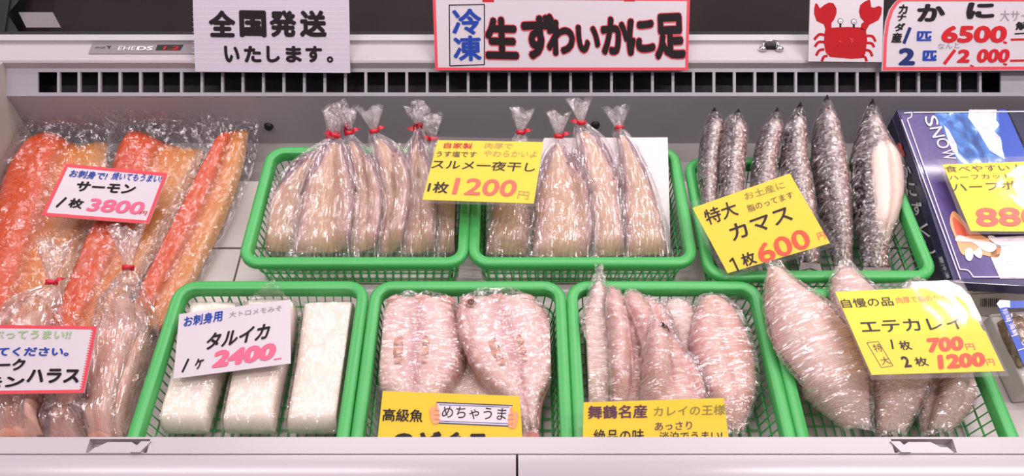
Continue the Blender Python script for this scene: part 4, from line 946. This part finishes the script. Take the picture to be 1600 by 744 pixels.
c.text('特', 1367, 551, 1380, 549, 13, 'ink_soft', 0.0, up=iu); c.text('大', 1378, 571, 1392, 569, 13, 'ink_soft', 0.0, up=iu)
c.stroke([[(1392, 531), (1395, 546)]], 3, 'ink'); c.text('枚', 1408, 548, 1426, 547, 16, 'ink', 0.02); c.text('700', 1449, 552, 1506, 548, 23, 'ink_orange', 0.06, up=(-.1, -1)); c.text('円', 1511, 548, 1524, 547, 11, 'ink_coral', 0.0)
c.text('2', 1413, 575, 1425, 574, 19, 'ink', 0.03); c.text('枚', 1432, 573, 1452, 572, 15, 'ink', 0.02); c.text('1200', 1466, 578, 1540, 573, 23, 'ink_orange', 0.06, up=(-.1, -1)); c.text('円', 1543, 572, 1555, 571, 11, 'ink_coral', 0.0)
# split fish card, leaning at the front
q = [(598, 611), (812, 619), (818, 712), (588, 704)]
c = laminated('yellow price card with a small printed banner, standing before the split pink fish', q, 0.112, normal(0, 62), 'yellow', [(588, 602), (818, 611), (824, 716), (580, 708)])
c.text('高級魚', 597, 658, 660, 660, 20, 'ink', 0.015)
c.fill([[(682, 629), (800, 633), (798, 666), (684, 661)]], 'print_white', 'printed_banner', 1)
c.stroke([[(682, 629), (801, 634)], [(684, 661), (798, 666)]], 1.6, 'ink_navy', 'banner_edge', 2); c.stroke([[(686, 632.5), (796, 636.5)], [(687, 658), (794, 662)]], 0.9, 'ink_blue', 'banner_line', 2)
c.text('めちゃうま', 690, 653, 790, 657, 19, 'ink', 0.0)
for sx, cx0, cy0 in ((1, 671, 645), (-1, 810, 652)):
    c.fill([[(cx0 + sx * a, cy0 + b) for a, b in ((0, -6), (5, -9), (9, -9), (10, -16), (13, -15), (13, -7), (16, -4), (15, 0), (17, 4), (15, 8), (17, 12), (14, 17), (6, 18), (2, 10))]], 'skin', 'printed_hand', 3)
    c.stroke([[(cx0 + sx * a, cy0 + b) for a, b in ln] for ln in (((8, -4), (15, -3)), ((8, 3), (16, 4)), ((8, 10), (16, 11)))], 0.9, 'ink_coral', 'printed_hand_line', 4)
c.text('のどぐろ', 610, 706, 760, 708, 33, 'ink', 0.05)
# small flounder card, leaning at the front
q = [(912, 629), (1131, 622), (1142, 712), (910, 714)]
c = laminated('yellow price card without a picture, standing before the small pink flounders', q, 0.112, normal(0, 62), 'yellow', [(901, 622), (1133, 616), (1146, 716), (898, 718)])
c.text('舞鶴名産', 918, 655, 1011, 653, 21, 'ink_purple', 0.02); c.text('カレイの王様', 1021, 651, 1133, 648, 16, 'ink_olive', 0.005)
c.text('あっさり', 1023, 673, 1081, 671, 13, 'ink_purple', 0.005); c.text('絶品の味', 927, 693, 1006, 692, 22, 'ink', 0.01)
c.text('淡泊でうまい!', 1030, 690, 1128, 688, 15, 'ink', 0.005)

# ================================================================== signs fixed along the rear ledge
SP, SN = Vector((0, LY - 0.010, LZ + 0.018)), normal(0, 46)
q = [(302, 0), (545, 0), (547, 115), (305, 113)]
q = [(301, -6), (545, -5), (547, 114), (305, 112)]
c = Card('hanging_sign', 'white ribbed sign with bold black brush lettering on the rear ledge', 'sign', q, SP, SN, 'corr', 0.004, 'hand-lettered signs on the rear ledge', body='board')
for k, ch in enumerate('全国発送'):
    x = (327, 375, 422, 469)[k]; c.text(ch, x, 58, x + 42, 58.5, 42, 'ink', 0.045)
for k, ch in enumerate('いたします'):
    x = (351, 382, 417, 447, 478)[k]; c.text(ch, x, 97.5, x + (24, 27, 21, 25, 26)[k], 98, 26, 'ink', 0.045)
c.text('。', 511, 98, 521, 98, 10, 'ink', 0.03)
c.fill([[(301, 10 + 8 * k), (545, 10 + 8 * k), (545, 10.5 + 8 * k), (301, 10.5 + 8 * k)] for k in range(12)], 'print_white', 'corrugation_line', 1)
q = [(676, -6), (1078, -3), (1075, 110), (680, 110)]
c = Card('hanging_sign', 'long white sign with a red edge and a blue-lettered box at its left end', 'sign', q, SP, SN, 'card_white', 0.004, 'hand-lettered signs on the rear ledge', body='board')
c.border(4.5, 'border_red')
c.stroke([[(702, 8), (757, 7)], [(757, 7), (757, 101)], [(757, 101), (703, 103)], [(703, 103), (702, 8)]], 1.6, 'ink', 'box_line')
c.text('冷', 707, 55, 753, 54, 41, 'ink_blue', 0.03); c.text('凍', 709, 96, 753, 95, 40, 'ink_blue', 0.03)
big = [('生', 759, 92, 811, 93, 66), ('ず', 816, 93, 868, 93, 72), ('わ', 855, 87, 899, 87, 56), ('い', 901, 83, 938, 83, 44), ('か', 940, 86, 984, 86, 60), ('に', 980, 88, 1024, 83, 58), ('足', 1024, 94, 1072, 92, 72)]
for ch, x0, y0, x1, y1, h in big:
    c.text(ch, x0 - 1.5, y0 + 1.5, x1 + 1.5, y1 + 1.5, h + 3, 'border_red', 0.075, lvl=2, name='lettering_outline'); c.text(ch, x0, y0, x1, y1, h, 'ink', 0.05, lvl=3)
c.fill([[(754, -5), (772, -5), (772, 3), (754, 3)], [(975, -4), (992, -4), (992, 2), (975, 2)]], 'ink_red', 'red_mark', 2)
# crab picture card
q = [(1266, -6), (1381, -6), (1378, 97), (1263, 96)]
c = Card('picture_card', 'white card with a drawing of a red crab raising both claws', 'picture card', q, SP, SN, 'card_white', 0.003, body='board')
body = [(1289, 47), (1297, 43.5), (1324, 42), (1346, 43), (1353, 48), (1355, 62), (1352, 84), (1347, 91), (1330, 92), (1297, 89), (1290, 82), (1287, 66)]
claw = [(1290, 47), (1287, 38), (1276, 33), (1272, 22), (1272, 13), (1274, 5), (1277, 6), (1281, 13), (1289, 7), (1295, 4), (1302, 5), (1307, 13), (1307, 21), (1303, 31), (1299, 36), (1299, 44)]
claw2 = [(1344, 46), (1346, 37), (1350, 34), (1344, 27), (1342, 18), (1344, 8), (1350, 3), (1358, -1), (1360, 2), (1361, 11), (1366, 12), (1373, 9), (1378, 12), (1377, 22), (1373, 31), (1364, 36), (1358, 39), (1353, 48)]
c.fill([body, claw, claw2], 'crab', 'printed_crab', 1)
for leg_ in ([[(1289, 55), (1280, 54), (1272, 62)], [(1288, 66), (1279, 66), (1273, 73)], [(1288, 77), (1280, 79), (1275, 87)], [(1293, 87), (1287, 89), (1284, 96)],
          [(1354, 56), (1363, 57), (1368, 65)], [(1354, 67), (1362, 68), (1366, 74)], [(1352, 78), (1359, 80), (1363, 88)], [(1347, 88), (1352, 90), (1354, 96)]]): c.stroke([leg_], 4.2, 'crab', 'printed_crab_leg', 1)
for ex, ey in ((1313, 33), (1334, 34)):
    ring = [(ex + 4.4 * math.cos(k * math.pi / 8), ey + 4.4 * math.sin(k * math.pi / 8)) for k in range(16)]; c.fill([ring], 'ink', 'printed_eye', 1)
    c.fill([[(ex + 3.4 * math.cos(k * math.pi / 8), ey + 3.4 * math.sin(k * math.pi / 8)) for k in range(16)]], 'print_white', 'printed_eye_white', 2)
    c.stroke([[(ex, ey + 4), (ex, ey + 10)]], 3.2, 'ink', 'printed_eye_stalk', 1); c.stroke([[(ex - 2, ey), (ex, ey + 1.5), (ex + 2, ey)]], 0.8, 'ink', 'printed_pupil', 3)
c.stroke([[(1311, 63), (1314, 66)], [(1330, 66), (1333, 60)], [(1331, 63), (1328, 59)]], 1, 'border_red', 'printed_mark', 2)
# crab price sign at right
ol = [(1381, 104), (1381, 60), (1384, 33), (1390, 15), (1400, 3), (1408, -3), (1640, -6), (1640, 110), (1378, 111)]
c = Card('hanging_sign', 'white sign with a thick red edge and prices 6500 and 12000 at far right', 'sign', [(1384, -6), (1640, -6), (1640, 110), (1378, 111)], SP, SN, 'card_white', 0.004, 'hand-lettered signs on the rear ledge', outline=[(1400, 2), (1408, -4), (1640, -6), (1640, 110), (1378, 111), (1380, 60), (1384, 33), (1390, 15)], body='board')
c.border(5, 'border_red', [(1400, 2), (1408, -3), (1636, -3), (1636, 109), (1379, 110), (1381, 60), (1385, 33), (1391, 15)])
for ch, x, y, w, h in (('カ', 1403, 22, 14, 15), ('ナ', 1401, 33, 14, 11), ('ダ', 1397, 49, 16, 13), ('産', 1392, 67, 16, 16)): c.text(ch, x, y, x + w, y, h, 'ink', 0.04, up=(0.12, -1))
c.text('か', 1432, 34, 1476, 34, 28, 'ink', 0.05); c.text('に', 1509, 30, 1553, 29, 26, 'ink', 0.06)
c.text('大サービス', 1562, 33, 1640, 33, 17, 'ink_grey', 0.0); c.text('解体', 1586, 47, 1632, 47, 13, 'ink', 0.03); c.stroke([[(1585, 53), (1632, 50)]], 2, 'ink')
c.stroke([[(1422, 43), (1412, 68)]], 5, 'ink_navy'); c.text('匹', 1432, 64, 1455, 64, 15, 'ink_blue', 0.04); c.text('6500', 1469, 67, 1571, 67, 27, 'ink_red', 0.045, up=(0.15, -1))
c.fill([[(1568, 64), (1574, 66), (1572, 69), (1567, 67)], [(1568, 98), (1574, 100), (1572, 103), (1567, 101)], [(1516, 101), (1522, 103), (1520, 105), (1515, 103)]], 'ink_red', 'printed_dot', 2)
c.stroke([[(1579, 62), (1630, 61)], [(1578, 95), (1630, 94)]], 3.4, 'ink_red')
c.text('2', 1403, 102, 1429, 102, 27, 'ink_navy', 0.05); c.text('匹', 1441, 95, 1463, 95, 16, 'ink_blue', 0.05); c.text('なんと', 1465, 77, 1499, 75, 9, 'ink_grey', 0.0)
c.stroke([[(1492, 78), (1475, 100)]], 5, 'ink_red'); c.text('2', 1494, 98, 1514, 98, 21, 'ink_red', 0.05, up=(0.15, -1)); c.text('000', 1524, 98, 1575, 98, 22, 'ink_red', 0.05, up=(0.2, -1))

# ================================================================== crab box at right
BZ = 0.092
tl, bl_ = at((1401, 171), BZ), at((1491, 441), BZ)
ed = (bl_ - tl); ed.z = 0; side = Vector((-ed.y, ed.x, 0)).normalized()      # towards +x
side = side if side.x > 0 else -side
BW = 0.262
tr_, br_ = tl + side * BW, bl_ + side * BW
bo = thing('crab_box', 'navy printed carton of crab legs at far right, beside the barracuda basket', 'box', tuple(((tl + br_) / 2).xy) + (0.0,))
dz = Vector((0, 0, 1))
ins = [p + ((tl + br_) / 2 - p).normalized() * 0.006 for p in (tl, tr_, br_, bl_)]
v = [Vector((p.x, p.y, 0.001)) for p in ins] + [Vector((p.x, p.y, BZ - 0.012)) for p in ins]
mk('box_base', v, [(3, 2, 1, 0), (4, 5, 6, 7), (0, 1, 5, 4), (1, 2, 6, 5), (2, 3, 7, 6), (3, 0, 4, 7)], 'cream', bo)
v = [p - dz * 0.02 for p in (tl, tr_, br_, bl_)] + [tl, tr_, br_, bl_]
lid = mk('lid', v, [(4, 5, 6, 7), (0, 1, 5, 4), (1, 2, 6, 5), (2, 3, 7, 6), (3, 0, 4, 7)], 'navy', bo)
lb = lid.modifiers.new('bevel', 'BEVEL'); lb.width = 0.0012; lb.segments = 2
# printed side panel (left flank)
fl = mk('side_panel', [tl - dz * 0.021 - side * 0.0006, bl_ - dz * 0.021 - side * 0.0006, Vector((bl_.x, bl_.y, 0.001)) - side * 0.0006, Vector((tl.x, tl.y, 0.001)) - side * 0.0006], [(0, 3, 2, 1)], 'navy_side', bo)
class BoxFace(Card):
    def __init__(s, o, p0, n): s.o = o; s.p0 = Vector(p0); s.n = Vector(n).normalized(); s.up = Vector((0, -1)); s.q = []
t_ = BoxFace(lid, tl, (0, 0, 1))
t_.fill([[(1407, 178), (1462, 178), (1580, 436), (1497, 436)]], 'violet', 'printed_panel', 1)
def smooth(pts):
    n = len(pts); out = []
    for k in range(n):
        a, b, c, d = (Vector(pts[(k + q) % n]) for q in (-1, 0, 1, 2))
        for t in (0, 0.25, 0.5, 0.75): out.append(tuple(0.5 * (2 * b + (c - a) * t + (2 * a - 5 * b + 4 * c - d) * t * t + (3 * b - a - 3 * c + d) * t ** 3)))
    return out
def wave(name, mat, pts, lvl): return t_.fill([smooth(pts) if name in ('brush_lettering', 'crab_picture', 'crab_shell_picture') else pts], mat, name, lvl)
m, N, L = nt_new('sea_print'); M['sea'] = m; b = N['Principled BSDF']; mo = mapping(N, L, 'Object', (1, 0.45, 1)); n_ = noise_tex(N, L, mo, 45, 6, 1.2)
r_ = ramp(N, [(0.30, '21407e'), (0.50, '3f72bd'), (0.60, '6e9bd6'), (0.66, 'd9e4f4'), (1, 'f4f2f8')]); L.new(n_.outputs[0], r_.inputs[0]); L.new(r_.outputs[0], b.inputs['Base Color']); b.inputs['Roughness'].default_value = 0.3
m, N, L = nt_new('ice_print'); M['ice'] = m; b = N['Principled BSDF']; mo = mapping(N, L, 'Object', (1, 1, 1)); n_ = noise_tex(N, L, mo, 60, 6, 0.8)
r_ = ramp(N, [(0.30, 'b9aecb'), (0.5, 'e8dde8'), (1, 'f6eef2')]); L.new(n_.outputs[0], r_.inputs[0]); L.new(r_.outputs[0], b.inputs['Base Color']); b.inputs['Roughness'].default_value = 0.3
wave('sea_picture', 'sea', [(1459, 176), (1575, 176), (1640, 300), (1640, 330), (1530, 330), (1500, 262)], 2)
wave('ice_picture', 'ice', [(1514, 172), (1557, 172), (1556, 188), (1561, 196), (1553, 206), (1563, 216), (1566, 235), (1570, 250), (1546, 236), (1540, 226), (1528, 206), (1512, 184)], 3)
wave('ice_picture', 'ice', [(1474, 196), (1482, 204), (1494, 226), (1497, 240), (1488, 238), (1480, 216)], 3)
wave('sky_picture', 'print_blue', [(1560, 172), (1574, 172), (1600, 225), (1620, 262), (1580, 262), (1568, 236), (1563, 214)], 3)
wave('navy_band', 'navy_side', [(1572, 172), (1660, 172), (1680, 270), (1612, 262)], 3)
wave('crab_picture', 'skin', [(1486, 334), (1493, 332), (1512, 352), (1540, 372), (1562, 378), (1560, 402), (1540, 400), (1520, 396), (1503, 398), (1492, 372), (1484, 350)], 3)
wave('crab_shell_picture', 'ink_coral', [(1488, 340), (1500, 350), (1514, 366), (1500, 372), (1492, 362)], 4)
wave('ice_picture', 'ice', [(1545, 372), (1660, 366), (1690, 436), (1562, 436), (1548, 404)], 3)
wave('brush_lettering', 'print_white', [(1493, 372), (1500, 369), (1522, 375), (1548, 380), (1556, 388), (1548, 395), (1536, 392), (1518, 380), (1494, 378)], 5)
wave('brush_lettering', 'print_white', [(1508, 392), (1514, 388), (1520, 394), (1519, 404), (1514, 409), (1508, 404)], 5)
wave('brush_lettering', 'print_white', [(1524, 392), (1530, 388), (1534, 396), (1532, 404), (1526, 403), (1520, 396)], 5)
wave('brush_lettering', 'print_white', [(1543, 370), (1552, 370), (1562, 378), (1580, 380), (1578, 384), (1560, 384), (1546, 376)], 5)
t_.stroke([[(1412, 178), (1424, 177)], [(1426, 177), (1660, 175)], [(1408, 188), (1500, 438)], [(1417, 188), (1499, 422)], [(1424, 177), (1423, 184), (1417, 187)], [(1499, 422), (1512, 424), (1520, 434)], [(1520, 434), (1700, 434)]], 1.5, 'print_white', 'printed_frame', 6)
for k, ch in enumerate('SNOW CRAB'):
    if ch == ' ': continue
    x = 1443 + 9.6 * k * 0.92; y = 184 + 17.5 * k
    t_.text(ch, x, y, x + 5.0, y + 15.5 if ch != 'C' else y + 14, 19, 'print_white', 0.0, up=(1, -0.16), lvl=6)
# lettering down the flank of the box
f_ = BoxFace(fl, tl - side * 0.0006, -side)
for ch, x, y, h in (('か', 1409, 253, 22), ('に', 1417, 282, 24), ('ず', 1427, 312, 22), ('く', 1438, 345, 22), ('し', 1447, 372, 20)):
    f_.text(ch, x, y + 24, x + 17, y + 26, h, 'print_white', 0.02, up=(-0.15, -1), lvl=3)
f_.text('要冷凍', 1467, 402, 1480, 436, 6, 'print_white', 0.0, up=(0.9, -0.25), lvl=3)
f_.text('蟹', 1400, 224, 1408, 246, 8, 'ink_coral', 0.02, up=(0.9, -0.2), lvl=3)
# front of the base: barcode
fn = (Vector((br_.x, br_.y, 0)) - Vector((bl_.x, bl_.y, 0))).cross(dz).normalized(); fn = fn if fn.y < 0 else -fn
pf = ins[3] + fn * 0.0006
b_ = BoxFace(bo, pf, fn)
b_.fill([[(1532 + 3 * k, 466), (1533 + 3 * k + (k % 3) * 0.4, 466), (1533 + 3 * k + (k % 3) * 0.4, 479), (1532 + 3 * k, 479)] for k in range(11)], 'ink', 'barcode', 2)
b_.stroke([[(1520, 455), (1590, 452)], [(1518, 459), (1570, 457)]], 0.8, 'ink_soft', 'small_print', 2)
# card on the box
q = [(1473, 257), (1672, 250), (1700, 362), (1517, 361)]
c = laminated('yellow laminated price card beginning with 88, lying on the navy crab box', q, BZ + 0.016, normal(60, 87), 'yellow_hi', [(1463, 249), (1680, 242), (1712, 366), (1511, 366)])
c.text('食べやすい人気の', 1478, 270, 1640, 266, 11, 'ink_soft', 0.0, up=iu); c.text('ハーフカット', 1484, 282, 1580, 279, 8, 'ink_soft', 0.0, up=iu)
c.text('ハーフポー', 1489, 300, 1612, 296, 14, 'ink_soft', 0.01, up=(-.2, -1)); c.text('8800', 1526, 355, 1668, 353, 30, 'ink_coral', 0.03, up=(-.15, -1))

# ================================================================== packet at the right edge
pk = thing('seafood_pack', 'clear packet with a blue-and-white printed edge at the far right, in front of the box', 'packet', tuple(at((1590, 540), 0.03)))
tq = [at((1546, 490), 0.046), at((1640, 482), 0.046), at((1700, 600), 0.046), at((1604, 608), 0.046)]
v = [Vector((p.x, p.y, 0.001)) for p in tq] + tq
o = mk('tray', v, [(3, 2, 1, 0), (4, 5, 6, 7), (0, 1, 5, 4), (1, 2, 6, 5), (2, 3, 7, 6), (3, 0, 4, 7)], 'liner', pk)
bb = o.modifiers.new('bevel', 'BEVEL'); bb.width = 0.004; bb.segments = 3
sheet('dried_food', [(1558, 505), (1566, 530), (1590, 575)], [(1585, 490), (1610, 520), (1630, 570)], (0.050, 0.050), dome(0.018, 2.4), 'brown_food', pk, bottom=0.1, wr=(0.003, 7, 9, 2))
class Flat(Card):
    def __init__(s, o, p0, n): s.o = o; s.p0 = Vector(p0); s.n = Vector(n).normalized(); s.up = Vector((0, -1))
fr = Flat(pk, at((1580, 520), 0.078), (0, 0, 1))
fr.slab('printed_edge', [(1558, 474), (1566, 470), (1640, 470), (1640, 480), (1574, 482), (1640, 640), (1630, 640), (1560, 480)], 'print_blue', 0.0012)
fr.fill([[(1557, 475), (1562, 469), (1578, 470), (1578, 481), (1572, 480), (1562, 482)]], 'print_white', 'white_corner', 1)
fr.stroke([[(1571, 503), (1580, 501)], [(1580, 526), (1590, 523)], [(1590, 548), (1600, 545)], [(1600, 570), (1609, 567)]], 1.2, 'print_white', 'printed_line', 2)
fr.text('珍味', 1565, 485, 1573, 503, 8, 'print_white', 0, up=(0.9, -0.4), lvl=2); fr.text('海鮮', 1575, 507, 1584, 527, 8, 'print_white', 0, up=(0.9, -0.4), lvl=2)
sheet('clear_bag', [(1556, 480), (1564, 506), (1610, 630)], [(1640, 478), (1660, 506), (1720, 630)], (0.062, 0.056), dome(0.013, 4), 'clearfilm', pk, bottom=None, wr=(0.002, 5, 5, 8))
